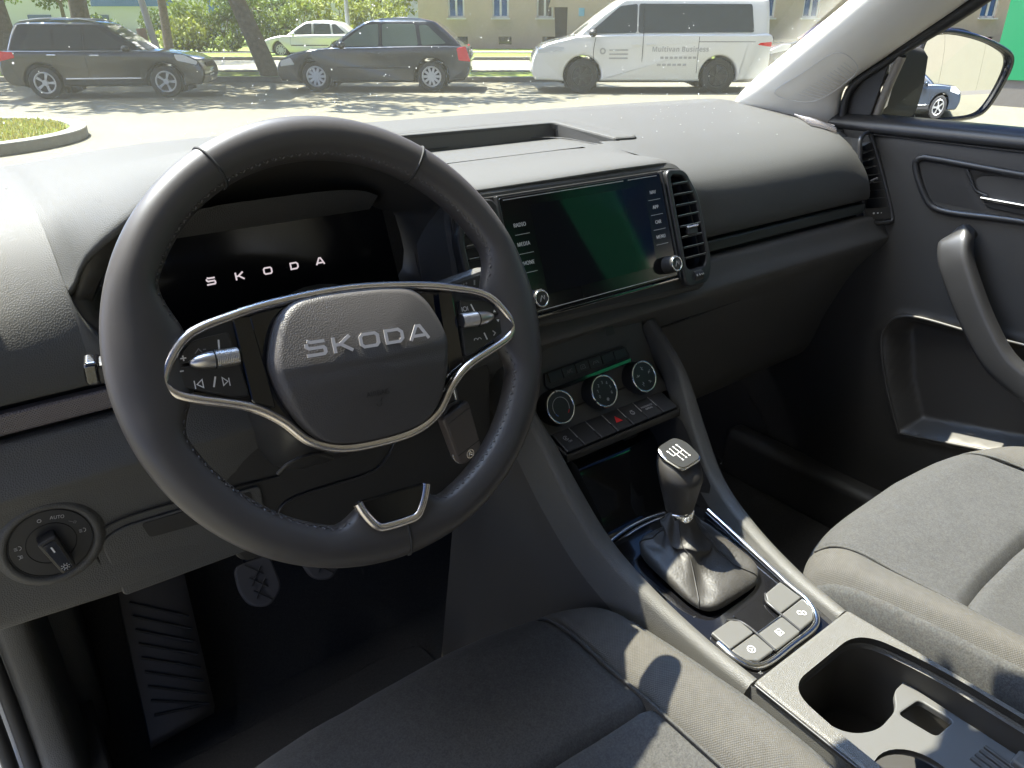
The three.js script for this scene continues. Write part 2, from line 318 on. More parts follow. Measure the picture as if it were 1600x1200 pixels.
// windscreen
{
  const P = [];
  for (let i = 0; i <= 24; i++) {
    const u = i / 12 - 1, row = [], q = 1 - u * u;
    for (let j = 0; j <= 12; j++) { const t = j / 12; row.push([u * lerp(0.69, 0.585, t), lerp(1.035, 1.46, t) + 0.015 * q * t, lerp(lerp(-0.475, -0.675, q), lerp(0.10, 0.0, q), t) - 0.03 * Math.sin(Math.PI * t)]); }
    P.push(row);
  }
  const w = thing('windscreen', 'clear curved windscreen with a thin film of dust over the dashboard', 'windscreen', [0, 1.035, -0.6]);
  part(w, 'glass', grid(P), mat.pane);
  const film = new THREE.MeshStandardMaterial({ color: lin(0.78, 0.78, 0.66), roughness: 1, transparent: true, opacity: 0.07 });
  part(w, 'dust_film', grid(P.map(r => r.map(p => [p[0], p[1] + 0.0015, p[2] - 0.0015]))), film);
  const specks = []; for (let k = 0; k < 220; k++) { const i = Math.floor(rnd() * 24), j = Math.floor(rnd() * 9), p = P[i][j], q = P[i + 1][j + 1], a = rnd(), b = rnd(), r = rr(0.0004, 0.0012); specks.push(new THREE.IcosahedronGeometry(r, 0).translate(lerp(p[0], q[0], a), lerp(p[1], q[1], b) + 0.002, lerp(p[2], q[2], b) - 0.002)); }
  part(w, 'dried_specks', specks, mat.white).userData.kind = 'stuff';
  part(w, 'rubber_edge', tube(P.map(r => r[0]).map(p => [p[0], p[1], p[2]]), 0.006, { n: 60 }), mat.seal);
}
// interior mirror, above the view, its shadow falls across the cup holder
{
  const m = thing('rear_view_mirror', 'black rear view mirror hanging from the top of the windscreen', 'mirror', [-0.09, 1.30, 0.01]);
  part(m, 'housing', rbox(0.24, 0.07, 0.03, 0.014, 4).applyMatrix4(frameOf(-0.095, 1.335, 0.012, 0.1, -0.25, 0)), mat.satin);
  part(m, 'mirror_glass', rbox(0.225, 0.057, 0.004, 0.002).applyMatrix4(frameOf(-0.099, 1.3335, 0.0275, 0.1, -0.25, 0)), mat.mirror);
  part(m, 'mount', tube([[-0.09, 1.34, 0.0], [-0.04, 1.40, -0.05], [-0.01, 1.42, -0.085]], 0.012, { n: 10 }), mat.satin);
}

// ================================================================ DASHBOARD
const dash = thing('dashboard', 'dark grey moulded dashboard with touchscreen, vents and instrument hood', 'dashboard', [0, 0.74, -0.3]);
// shape of the top: windscreen edge, two points along the top, front edge (height, depth each) by position across the car
const topT = table([
  [-0.72, 1.048, -0.45, 1.056, -0.34, 1.040, -0.22, 0.990, -0.145],
  [-0.63, 1.052, -0.51, 1.062, -0.35, 1.046, -0.22, 0.998, -0.150],
  [-0.575, 1.054, -0.54, 1.065, -0.35, 1.052, -0.22, 1.006, -0.154],
  [-0.55, 1.055, -0.55, 1.067, -0.35, 1.056, -0.22, 1.014, -0.154],
  [-0.535, 1.055, -0.555, 1.068, -0.35, 1.062, -0.22, 1.040, -0.146],
  [-0.50, 1.056, -0.57, 1.073, -0.34, 1.078, -0.21, 1.072, -0.122],
  [-0.45, 1.058, -0.59, 1.079, -0.34, 1.097, -0.20, 1.106, -0.100],
  [-0.37, 1.060, -0.61, 1.082, -0.34, 1.108, -0.20, 1.120, -0.090],
  [-0.29, 1.060, -0.62, 1.079, -0.34, 1.100, -0.20, 1.110, -0.092],
  [-0.235, 1.060, -0.625, 1.071, -0.34, 1.076, -0.20, 1.074, -0.10],
  [-0.20, 1.060, -0.63, 1.066, -0.34, 1.062, -0.20, 1.052, -0.122],
  [-0.17, 1.060, -0.635, 1.062, -0.42, 1.047, -0.26, 1.0485, -0.124],
  [-0.10, 1.060, -0.635, 1.062, -0.43, 1.046, -0.27, 1.048, -0.124],
  [0.10, 1.060, -0.635, 1.062, -0.43, 1.046, -0.27, 1.048, -0.124],
  [0.15, 1.060, -0.63, 1.062, -0.42, 1.046, -0.26, 1.043, -0.128],
  [0.18, 1.060, -0.63, 1.061, -0.41, 1.046, -0.25, 1.020, -0.143],
  [0.24, 1.060, -0.625, 1.060, -0.39, 1.043, -0.235, 1.010, -0.150],
  [0.45, 1.062, -0.60, 1.058, -0.37, 1.041, -0.23, 1.010, -0.154],
  [0.60, 1.068, -0.53, 1.056, -0.33, 1.041, -0.22, 1.013, -0.158],
  [0.66, 1.072, -0.48, 1.056, -0.31, 1.040, -0.215, 1.010, -0.166],
  [0.70, 1.066, -0.44, 1.048, -0.30, 1.030, -0.215, 0.995, -0.178],
]);
const topCurve = (x, more, n) => { const c = topT(x); return spline([[x, c[0], c[1]], [x, c[2], c[3]], [x, c[4], c[5]], [x, c[6], c[7]], ...more(c)], n); };
const steps = (a, b, n) => Array.from({ length: n + 1 }, (_, i) => lerp(a, b, i / n));
const faceDown = () => x => [[0, 0.965, -0.128], [0, 0.936, -0.1215], [0, 0.932, -0.128]].map(p => [x, p[1], p[2]]);
const rollDown = x => c => faceDown()(x);
{
  const left = steps(-0.72, -0.552, 20).map(x => topCurve(x, rollDown(x), 48));
  const right = steps(0.172, 0.655, 60).map(x => topCurve(x, rollDown(x), 48));
  const corner = steps(0.655, 0.70, 8).map(x => topCurve(x, c => [[x, c[6] - 0.004, c[7] + 0.004], [x, c[6] - 0.012, c[7] - 0.004]], 44));
  const hood = steps(-0.552, -0.19, 60).map(x => topCurve(x, c => [[x, c[6] - 0.005, c[7] + 0.006], [x, c[6] - 0.012, c[7] + 0.002], [x, c[6] - 0.0135, c[7] - 0.02]], 44));
  const pod = steps(-0.19, 0.172, 60).map(x => topCurve(x, c => [[x, c[6] - 0.008, c[7] + 0.0]], 44));
  // cheek: the face beside the instrument opening, narrowing downwards
  const cheekX = y => table([[0.925, -0.48], [0.945, -0.505], [0.965, -0.530], [0.985, -0.545], [1.0, -0.550], [1.014, -0.5515]])(y)[0];
  const faceL = left[20].filter(p => p[1] <= 1.016 && p[2] > -0.2);
  const cheek = faceL.map(p => steps(0, 1, 6).map(t => [lerp(p[0], Math.max(p[0] + 0.0005, cheekX(p[1])), t), p[1] - 0.002 * (t === 1), p[2] + 0.004 * Math.sin(Math.PI * t) - (t === 1 ? 0.004 : 0)]));
  const inTray = p => Math.abs(p[0]) < 0.205 && p[2] > -0.43 && p[2] < -0.285;
  const cut = Q => ({ keep: (i, j) => !inTray(Q[i][j].map((v, k) => (v + Q[i + 1][j + 1][k]) / 2)) });
  const pads = merge([grid(left), grid(hood, cut(hood)), grid(pod, cut(pod)), grid(right, cut(right)), grid(corner), grid(cheek)]); pads.userData.own = true;
  part(dash, 'upper_pad', pads, mat.dash);
  const topY = (x, z) => { const c = topCurve(x, () => [], 60); let b = c[0]; for (const p of c) if (Math.abs(p[2] - z) < Math.abs(b[2] - z)) b = p; return b[1]; };
  // storage tray: raised frame, walls, sloping floor
  const X0 = -0.195, X1 = 0.195, ZB = -0.42, ZF = -0.292, yB = topY(0, ZB) + 0.003, yF = topY(0, ZF) + 0.0005;
  const yAt = z => lerp(yB, yF, (z - ZB) / (ZF - ZB));
  const bars = [[[X0 - 0.05, 0.035], [X1 + 0.05, 0.035], [X1 + 0.05, -0.145], [X1 + 0.002, -0.138], [X1, 0.0], [X0, 0.0], [X0 - 0.002, -0.138], [X0 - 0.05, -0.145]]];
  const slope = Math.atan2(yB - yF, ZF - ZB);
  const fitted = slab(rpoly(bars[0], [0.03, 0.03, 0.02, 0.004, 0.012, 0.012, 0.004, 0.02]), 0.012, 0.003, [], 10).rotateX(-Math.PI / 2).translate(0, -0.0115, ZB);
  { const p = fitted.attributes.position; for (let i = 0; i < p.count; i++) p.setY(i, topY(p.getX(i), p.getZ(i)) + p.getY(i) + 0.003); fitted.computeVertexNormals(); }
  const tray = part(dash, 'storage_tray', fitted, mat.dash);
  const dB = 0.024, dF = 0.004;
  part(tray, 'tray_back_wall', grid([[X0, X1]].flatMap(([a, b]) => steps(a, b, 6).map(x => [[x, yB - 0.001, ZB - 0.0005], [x, yB - dB, ZB + 0.004]]))), mat.dashHard);
  part(tray, 'tray_floor', grid(steps(X0, X1, 12).map(x => [[x, yB - dB, ZB + 0.003], [x, lerp(yB - dB, yF - dF, 0.2), ZB + 0.02], [x, yF - dF, ZF - 0.006], [x, yF - 0.001, ZF + 0.004]])), mat.dash);
  part(tray, 'tray_mat_edge', tube([[X0 + 0.004, yB - dB + 0.004, ZB + 0.016], [X1 - 0.02, yB - dB + 0.004, ZB + 0.016], [X1 - 0.012, yF - dF + 0.001, ZF - 0.012]], 0.0007, { n: 40, seg: 5 }), mat.hardDark);
  for (const x of [X0, X1]) part(tray, 'tray_side_wall', grid([[[x, yB - 0.001, ZB], [x, yB - dB, ZB + 0.003]], [[x, yF - 0.001, ZF], [x, yF - dF, ZF]]]), mat.dashHard);
  // demister slots along the windscreen
  // corner demister grille
  const cg = (u, v, h) => { const p = V(0.668, 0, -0.305).lerp(V(0.684, 0, -0.225), u).lerp(V(0.622, 0, -0.235).lerp(V(0.648, 0, -0.198), u), v); return [p.x, topY(p.x, p.z) + h, p.z]; };
  const gl = part(dash, 'corner_grille', grid(steps(0, 1, 8).map(u => steps(0, 1, 6).map(v => cg(u, v, 0.0015)))), mat.silver);
  for (let k = 0; k < 6; k++) part(gl, 'slat', tube([cg(0.02, 0.08 + k * 0.16, 0.003), cg(0.5, 0.08 + k * 0.16, 0.003), cg(0.98, 0.08 + k * 0.16, 0.003)], 0.0018, { n: 6, seg: 6 }), mat.satinChrome);
  // lint and dust lying on the pad
  const lint = []; for (let k = 0; k < 90; k++) { const x = rr(-0.62, 0.62), z = rr(-0.5, -0.2); if (x > -0.56 && x < 0.23) continue; lint.push(new THREE.IcosahedronGeometry(rr(0.0004, 0.0009), 0).scale(rr(1, 2.4), 0.6, 1).translate(x, topY(x, z) + 0.0004, z)); }
  part(dash, 'lint', lint, mat.ink).userData.kind = 'stuff';
  // end cap by the door
  part(dash, 'end_cap', grid([[[0.655, 0.99, -0.15], [0.655, 0.90, -0.15]], [[0.66, 1.0, -0.2], [0.66, 0.88, -0.2]], [[0.715, 1.0, -0.2], [0.715, 0.88, -0.2]]]), mat.hardDark);
}
// ---- lower pad, one sheet across the car
{
  const low = table([
    [-0.72, 0.852, -0.098, 0.80, -0.101, 0.748, -0.103, 0.742, -0.15, 0.742, -0.25],
    [-0.47, 0.850, -0.098, 0.80, -0.103, 0.732, -0.105, 0.725, -0.15, 0.725, -0.25],
    [-0.42, 0.850, -0.100, 0.80, -0.112, 0.735, -0.130, 0.715, -0.17, 0.70, -0.25],
    [-0.20, 0.850, -0.104, 0.80, -0.128, 0.735, -0.150, 0.70, -0.18, 0.66, -0.27],
    [0.0, 0.850, -0.112, 0.82, -0.145, 0.76, -0.17, 0.66, -0.22, 0.56, -0.30],
    [0.25, 0.848, -0.103, 0.80, -0.140, 0.70, -0.185, 0.60, -0.22, 0.55, -0.30],
    [0.72, 0.848, -0.103, 0.80, -0.140, 0.70, -0.185, 0.60, -0.22, 0.55, -0.30]]);
  const rows = steps(-0.72, 0.715, 110).map(x => { const c = low(x); return [[x, 0.902, -0.135], [x, 0.9055, -0.125], [x, 0.9025, -0.116], ...spline([[x, 0.898, -0.113], [x, 0.884, -0.105], [x, 0.872, -0.097], [x, 0.866, -0.0945], [x, 0.860, -0.0955], [x, c[0], c[1]], [x, c[2], c[3]], [x, c[4], c[5]], [x, c[6], c[7]], [x, c[8], c[9]]], 44)]; });
  part(dash, 'lower_pad', grid(rows), mat.dashHard);
  part(dash, 'seam_backing', rbox(1.38, 0.06, 0.01, 0.002).translate(0, 0.92, -0.146), mat.cavity);
  // trim strips in the seam
  const teal = M([0.05, 0.06, 0.058], 0.32);
  const stripTex = dataTex(128, (u, v, x, y) => ((Math.floor(u * 16) + Math.floor(v * 16)) % 2 ? 0.85 : 0.2) * (0.6 + 0.4 * ((u * 16) % 1)), false, 0.02);
  part(dash, 'trim_strip', rbox(0.472, 0.017, 0.012, 0.003).translate(0.414, 0.9195, -0.1285), teal);
  part(dash, 'trim_strip', rbox(0.48, 0.0185, 0.012, 0.003).translate(-0.40, 0.919, -0.1255), M([0.13, 0.115, 0.12], 0.32, { bumpMap: stripTex, bumpScale: 0.0009 }));
  // glove box lid lines: dark tubes drawn for the shade of the gap, no groove cut
  part(dash, 'glovebox_seam_shade', tube([[0.13, 0.812, -0.131], [0.20, 0.812, -0.131], [0.32, 0.818, -0.1275], [0.44, 0.82, -0.126]], 0.0016, { n: 24, seg: 5 }), mat.cavity);
  part(dash, 'glovebox_seam_shade', tube([[0.155, 0.812, -0.131], [0.142, 0.78, -0.15], [0.118, 0.71, -0.183]], 0.0016, { n: 24, seg: 5 }), mat.cavity);
  part(dash, 'pad_sticker', slab(rpoly([[-0.007, -0.009], [0.008, -0.009], [0.007, 0.009], [-0.006, 0.009]], 0.002), 0.0004, 0.0001).applyMatrix4(frameOf(0.038, 0.846, -0.112, -0.5, 0, 0)), mat.hard);  // small thin slab on the lower pad, plain hard plastic
  // small storage lid on the driver's side
  const lid = part(dash, 'storage_lid', slab(rpoly([[-0.577, 0.734], [-0.44, 0.731], [-0.44, 0.80], [-0.565, 0.806], [-0.583, 0.798]], [0.004, 0.004, 0.006, 0.012, 0.012]), 0.005, 0.0015).translate(0, 0, -0.1035), mat.dashHard);
  part(lid, 'finger_recess', slab(rpoly([[-0.545, 0.786], [-0.45, 0.777], [-0.45, 0.797], [-0.549, 0.803]], 0.004), 0.0008, 0.0002).translate(0, 0, -0.0986), mat.hardDark);
  part(lid, 'lid_gap_shade', tube([[-0.582, 0.742, -0.1005], [-0.588, 0.799, -0.0995], [-0.574, 0.812, -0.0985], [-0.42, 0.802, -0.1005]], 0.0011, { n: 40, seg: 5 }), mat.cavity);  // dark tube in place of a cut groove, paints the gap shade
  // knee panel under the column
  part(dash, 'knee_panel', slab(rpoly([[-0.475, 0.715], [-0.16, 0.70], [-0.16, 0.86], [-0.475, 0.86]], 0.02), 0.02, 0.004).translate(0, 0, -0.122), mat.hardDark);
  part(dash, 'knee_panel_ridge', tube([[-0.43, 0.75, -0.101], [-0.42, 0.768, -0.101], [-0.33, 0.768, -0.101], [-0.314, 0.770, -0.101], [-0.293, 0.79, -0.101], [-0.287, 0.815, -0.101]], 0.0018, { n: 40, seg: 6 }), mat.satin);
}
// ---- light switch
{
  const F = frameOf(-0.617, 0.8145, -0.1, -0.06, 0, 0).scale(V(0.82, 0.82, 0.95));
  const sw = part(dash, 'light_switch', inF(F, new THREE.LatheGeometry([[0, 0], [0.0355, 0], [0.0375, 0.001], [0.039, 0.0045], [0.0425, 0.0058], [0.046, 0.004], [0.05, 0]].map(p => new THREE.Vector2(...p)), 56).rotateX(Math.PI / 2)), mat.dashHard);
  part(sw, 'face', inF(F, cyl(0.0365, 0.037, 0.003, 56).rotateX(Math.PI / 2).translate(0, 0, 0.002)), mat.satin);
  part(sw, 'face_ring', inF(F, new THREE.TorusGeometry(0.0372, 0.0006, 6, 56).translate(0, 0, 0.0036)), mat.cavity);
  part(sw, 'rotary_ring', inF(F, new THREE.TorusGeometry(0.0225, 0.0005, 6, 48).translate(0, 0, 0.0036)), mat.rubber);
  const G = F.clone().multiply(frameOf(0.0015, -0.006, 0.003, 0, 0, rad(14)));
  part(sw, 'knob', inF(G, slab(rpoly([[-0.0065, -0.0235], [0.0075, -0.0235], [0.009, 0.02], [-0.009, 0.02]], 0.003), 0.015, 0.002)), mat.button);
  part(sw, 'knob_face', inF(G, slab(rpoly([[-0.0042, -0.0205], [0.0048, -0.0205], [0.0062, 0.0165], [-0.0062, 0.0165]], 0.002), 0.0012, 0.0003).translate(0, 0, 0.0148)), mat.gloss);
  part(sw, 'pointer', inF(G, rbox(0.0016, 0.007, 0.0005, 0.0002).translate(0, 0.008, 0.0162)), mat.white);
  part(sw, 'lamp_symbol', inF(G, merge([stroke(arc(0, -0.0155, 0.0018, 0, 330), 0.0006, 0.0004, true), ...steps(0, 315, 7).map(a => stroke([[0.0028 * Math.cos(rad(a)), -0.0155 + 0.0028 * Math.sin(rad(a))], [0.0042 * Math.cos(rad(a)), -0.0155 + 0.0042 * Math.sin(rad(a))]], 0.0006))]).translate(0, 0, 0.0162)), mat.ink);
  const lampIcon = (x, y, s) => merge([stroke(arc(x, y, 0.0022, -90 * s + (s < 0 ? 0 : 0), 90 * s, 8).concat([[x, y + 0.0022 * s]]), 0.0005), ...[-0.0014, 0, 0.0014].map(d => stroke([[x - 0.0012 * s, y + d], [x - 0.004 * s, y + d]], 0.0004))]);
  part(sw, 'switch_symbol', inF(F, lampIcon(-0.0275, 0.006, 1).translate(0, 0, 0.0036)), mat.ink);
  part(sw, 'switch_symbol', inF(F, lampIcon(-0.0305, -0.004, -1).translate(0, 0, 0.0036)), mat.ink);
  part(sw, 'switch_symbol', inF(F, lampIcon(0.030, 0.003, 1).translate(0, 0, 0.0036)), mat.ink);
  part(sw, 'switch_symbol', inF(F, merge([stroke(arc(0.0, 0.0285, 0.0017, 0, 324, 9), 0.0005, 0.0004, true)]).translate(-0.004, 0, 0.0036)), mat.ink);
  part(sw, 'switch_lettering', inF(F, words('AUTO', 0.0036).rotateZ(-0.25).translate(0.0115, 0.0268, 0.0036)), mat.ink);
  part(sw, 'switch_lettering', inF(F, merge([stroke([[0, 0], [0.004, 0]], 0.0005), stroke([[0.005, -0.001], [0.007, -0.001], [0.007, 0.0012], [0.005, 0.0012]], 0.0005, 0.0004, true)]).rotateZ(-0.6).translate(0.020, 0.0185, 0.0036)), mat.inkDim);
}
// ---- instrument binnacle: shroud from the hood edge down to the display
{
  const N = 40, front = [], mid = [], back = [];
  for (let i = 0; i <= N; i++) { const x = lerp(-0.549, -0.192, i / N), c = topT(x); front.push([x, c[6] - 0.0125, c[7] - 0.004]); }
  for (const [y, dx] of [[1.03, 0.004], [1.0, 0.010], [0.97, 0.014], [0.94, 0.010], [0.925, 0]]) front.push([-0.192 + dx, y, -0.108]);
  for (const x of steps(-0.21, -0.48, 12)) front.push([x, 0.915, -0.108]);
  for (const [y, x, z] of [[0.93, -0.487, -0.128], [0.945, -0.505, -0.128], [0.965, -0.530, -0.132], [0.985, -0.545, -0.142], [1.0, -0.549, -0.15]]) front.push([x, y, z]);
  const cx = -0.37, cy = 0.98;
  for (const p of front) { mid.push([cx + (p[0] - cx) * 0.93, cy + (p[1] - cy) * 0.84, -0.145]); back.push([cx + (p[0] - cx) * 0.84, cy + clamp((p[1] - cy) * 0.68, -0.06, 0.062), -0.202]); }
  const sh = part(dash, 'instrument_binnacle', grid([front, mid, back].map(r => r), { closeJ: true }), mat.hard);
  const inset = part(sh, 'visor_panel', grid(steps(-0.475, -0.265, 16).map(x => { const q = Math.sqrt(Math.max(0, 1 - ((x + 0.37) / 0.115) ** 4)); return [[x, 1.036 + 0.028 * q, -0.152 + 0.012 * q], [x, 1.034, -0.166], [x, 1.032, -0.19]]; })), mat.dashHard);
  const F = frameOf(-0.37, 0.978, -0.2, -0.16, 0, 0);
  part(sh, 'display', inF(F, slab(rpoly([[-0.15, -0.066], [0.15, -0.066], [0.138, 0.05], [0.12, 0.062], [-0.12, 0.062], [-0.138, 0.05]], 0.012), 0.004, 0.001)), mat.screen);
  part(sh, 'bezel_edge', tube([[-0.198, 1.04, -0.112], [-0.186, 1.0, -0.11], [-0.179, 0.965, -0.108], [-0.183, 0.935, -0.107]], 0.002, { n: 24 }), mat.satin);
  const wide = logoLetters();
  [...'SKODA'].forEach((ch, i) => part(sh, 'display_letter', inF(F, wide[ch]().scale(0.0072, 0.0075, 1).translate(-0.0565 + 0.0283 * i - 0.0045, -0.002, 0.0041)), mat.glow));
}
function logoLetters() {                                            // wide square letters, cap height 1, stroke 0.2
  const w = 0.2, d = 0.0006;
  return {
    S: () => merge([stroke([[1.22, 0.9], [0.42, 0.9], [0.2, 1.0]], w, d), stroke([[0.12, 0.84], [0.12, 0.64], [0.26, 0.52], [1.1, 0.52], [1.18, 0.42], [1.18, 0.2], [1.08, 0.1], [0.05, 0.1]], w, d)]),
    K: () => merge([stroke([[0.1, 0], [0.1, 1]], w, d), stroke([[1.12, 0.98], [0.42, 0.5], [0.2, 0.5]], w, d), stroke([[0.5, 0.52], [1.18, 0.02]], w, d)]),
    O: () => stroke([[0.28, 0.1], [1.06, 0.1], [1.22, 0.26], [1.22, 0.74], [1.06, 0.9], [0.28, 0.9], [0.12, 0.74], [0.12, 0.26]], w, d, true),
    D: () => stroke([[0.12, 0.1], [0.96, 0.1], [1.18, 0.3], [1.18, 0.7], [0.96, 0.9], [0.12, 0.9]], w, d, true),
    A: () => merge([stroke([[0.06, 0], [0.56, 0.92], [0.8, 0.92], [1.3, 0]], w, d), stroke([[0.3, 0.26], [1.06, 0.26]], w, d)]),
  };
}
// ---- centre pod: touchscreen and vents
const VENT_R = [[0.124, -0.061], [0.160, -0.062], [0.166, -0.045], [0.163, 0.026], [0.148, 0.057], [0.124, 0.06]], VENT_L = [[-0.196, -0.052], [-0.153, -0.054], [-0.153, 0.058], [-0.184, 0.058], [-0.196, 0.028]];
const ventHole = xs => new THREE.Path(rpoly(xs, 0.008).getPoints(6).reverse());
const PODF = frameOf(0, 0.973, -0.1005, -rad(20.8), 0, 0);
{
  const outline = rpoly([[-0.214, -0.078], [0.168, -0.092], [0.181, -0.06], [0.178, 0.03], [0.160, 0.079], [-0.20, 0.082]], [0.01, 0.012, 0.03, 0.05, 0.03, 0.03]);
  const pod = part(dash, 'screen_surround', inF(PODF, slab(outline, 0.085, 0.009, [VENT_R, VENT_L].map(xs => ventHole(xs.map(([x, y]) => [x + Math.sign((Math.min(...xs.map(p => p[0])) + Math.max(...xs.map(p => p[0]))) / 2 - x) * 0.0, y])))  , 12).translate(0, 0, -0.0795)), mat.dash);
  part(pod, 'surround_panel', inF(PODF, slab(rpoly([[-0.207, -0.072], [0.163, -0.085], [0.175, -0.058], [0.172, 0.025], [0.152, 0.068], [-0.2, 0.069]], [0.01, 0.012, 0.03, 0.05, 0.03, 0.02]), 0.004, 0.001, [VENT_R, VENT_L].map(ventHole), 12).translate(0, 0, 0.004)), mat.hardDark);
  const scr = part(dash, 'touchscreen', inF(PODF, slab(rpoly([[-0.139, -0.0655], [0.111, -0.0655], [0.111, 0.0655], [-0.139, 0.0655]], 0.004), 0.006, 0.001).translate(0, 0, 0.006)), mat.screen);
  for (const [a, b] of [[[-0.134, 0.0625], [0.046, 0.0625]], [[0.054, 0.0625], [0.104, 0.0625]], [[-0.12, -0.0625], [0.108, -0.0625]]]) part(scr, 'bright_edge', inF(PODF, stroke([a, b], 0.0008, 0.0004).translate(0, 0, 0.012)), mat.ink);
  part(scr, 'lower_frame', inF(PODF, rbox(0.258, 0.005, 0.006, 0.002).translate(-0.014, -0.069, 0.0085)), mat.gloss);
  part(scr, 'side_frame', inF(PODF, rbox(0.003, 0.137, 0.009, 0.0012).translate(0.1135, -0.001, 0.0095)), mat.satin);
  part(scr, 'side_frame', inF(PODF, rbox(0.003, 0.137, 0.009, 0.0012).translate(-0.1415, -0.001, 0.0095)), mat.satin);
  const dispM = M([0.008, 0.009, 0.011], 0.05, { specularIntensity: 0.5 });
  part(scr, 'display_area', inF(PODF, slab(rpoly([[-0.1, -0.047], [0.077, -0.047], [0.077, 0.053], [-0.1, 0.053]], 0.0005), 0.0006, 0.0001).translate(0, 0, 0.0118)), dispM);
  ['RADIO', 'MEDIA', 'PHONE', ''].forEach((t, i) => { const y = 0.034 - 0.021 * i; if (t) part(scr, 'key_lettering', inF(PODF, words(t, 0.0042).translate(-0.119, y, 0.0121)), mat.white); part(scr, 'key_line', inF(PODF, stroke([[-0.128, y - 0.0105], [-0.108, y - 0.0105]], 0.0006).translate(0, 0, 0.0121)), mat.ink); });
  ['NAV', 'APP', 'CAR', 'MENU'].forEach((t, i) => { const y = 0.0435 - 0.0185 * i; part(scr, 'key_lettering', inF(PODF, words(t, 0.0042).translate(0.0925, y, 0.0121)), mat.white); part(scr, 'key_line', inF(PODF, stroke([[0.082, y - 0.0095], [0.103, y - 0.0095]], 0.0006).translate(0, 0, 0.0121)), mat.ink); });
  for (const x of [0.095, -0.122]) {
    const kb = part(scr, 'rotary_knob', inF(PODF, new THREE.LatheGeometry([[0, 0.016], [0.009, 0.016], [0.0102, 0.0148], [0.0112, 0.001], [0.0115, 0]].map(p => new THREE.Vector2(...p)), 32).rotateX(Math.PI / 2).translate(x, -0.049, 0.012)), mat.satin);
    part(scr, 'knob_ring', inF(PODF, new THREE.TorusGeometry(0.0086, 0.0009, 8, 32).translate(x, -0.049, 0.028)), mat.chrome);
    part(scr, 'knob_symbol', inF(PODF, stroke([[-0.003, -0.003], [0, 0.003], [0.003, -0.001], [0.004, 0.003]], 0.0008).translate(x, -0.049, 0.0282)), mat.ink);
  }
  // vents left and right of the screen
  const vent = (s, pts, xs, tab) => {
    const v = part(dash, 'air_vent', inF(PODF, slab(rpoly(pts, 0.012), 0.014, 0.002, [new THREE.Path(rpoly(xs, 0.008).getPoints(6).reverse())], 8).translate(0, 0, 0.003)), mat.satin);
    part(v, 'vent_back', inF(PODF, slab(rpoly(xs, 0.008), 0.002, 0.0004).translate(0, 0, -0.07)), mat.hard);
    const xa = y => { const lo = xs.map(p => p[0]); return [Math.min(...lo) + 0.001, Math.max(...lo) - (y > 0.035 ? (y - 0.035) * 0.55 : 0) - 0.001]; };
    for (let k = 0; k < 8; k++) { const y = 0.048 - 0.0135 * k, [a, b] = xa(y), tilt = 0.075 * 0; const sl = part(v, 'slat', inF(PODF, rbox(b - a, 0.0026, 0.022, 0.001).translate((a + b) / 2, y, 0.0055)), mat.button); part(v, 'slat_edge', inF(PODF, rbox(b - a - 0.002, 0.0006, 0.0006, 0.0002).translate((a + b) / 2, y + 0.0012, 0.0166)), mat.silver); }
    part(v, 'vent_tab', inF(PODF, rbox(0.021, 0.0035, 0.006, 0.0015).translate((Math.min(...xs.map(p => p[0])) + Math.max(...xs.map(p => p[0]))) / 2, -0.008, 0.018)), mat.chrome);
    part(v, 'vent_tab_grip', inF(PODF, rbox(0.019, 0.009, 0.006, 0.002).translate((Math.min(...xs.map(p => p[0])) + Math.max(...xs.map(p => p[0]))) / 2, -0.014, 0.0165)), mat.button);
    const wb = part(v, 'vent_wheel', inF(PODF, cyl(0.009, 0.009, 0.016, 24).rotateZ(Math.PI / 2).translate(tab, -0.071, 0.011)), mat.button);
    part(v, 'vent_symbol', inF(PODF, merge([-0.006, -0.001, 0.003, 0.006].map((d, i) => stroke([[tab + d, -0.0695], [tab + d + 0.0015, -0.0715]], i < 2 ? 0.002 : 0.001))).translate(0, 0, 0.0201)), mat.ink);
  };
  vent(1, [[0.117, -0.0825], [0.16, -0.084], [0.173, -0.06], [0.170, 0.03], [0.152, 0.065], [0.117, 0.068]], [[0.124, -0.061], [0.160, -0.062], [0.166, -0.045], [0.163, 0.026], [0.148, 0.057], [0.124, 0.06]], 0.142);
  vent(-1, [[-0.204, -0.07], [-0.146, -0.073], [-0.146, 0.066], [-0.19, 0.066], [-0.204, 0.03]], [[-0.196, -0.052], [-0.153, -0.054], [-0.153, 0.058], [-0.184, 0.058], [-0.196, 0.028]], -0.174);
}
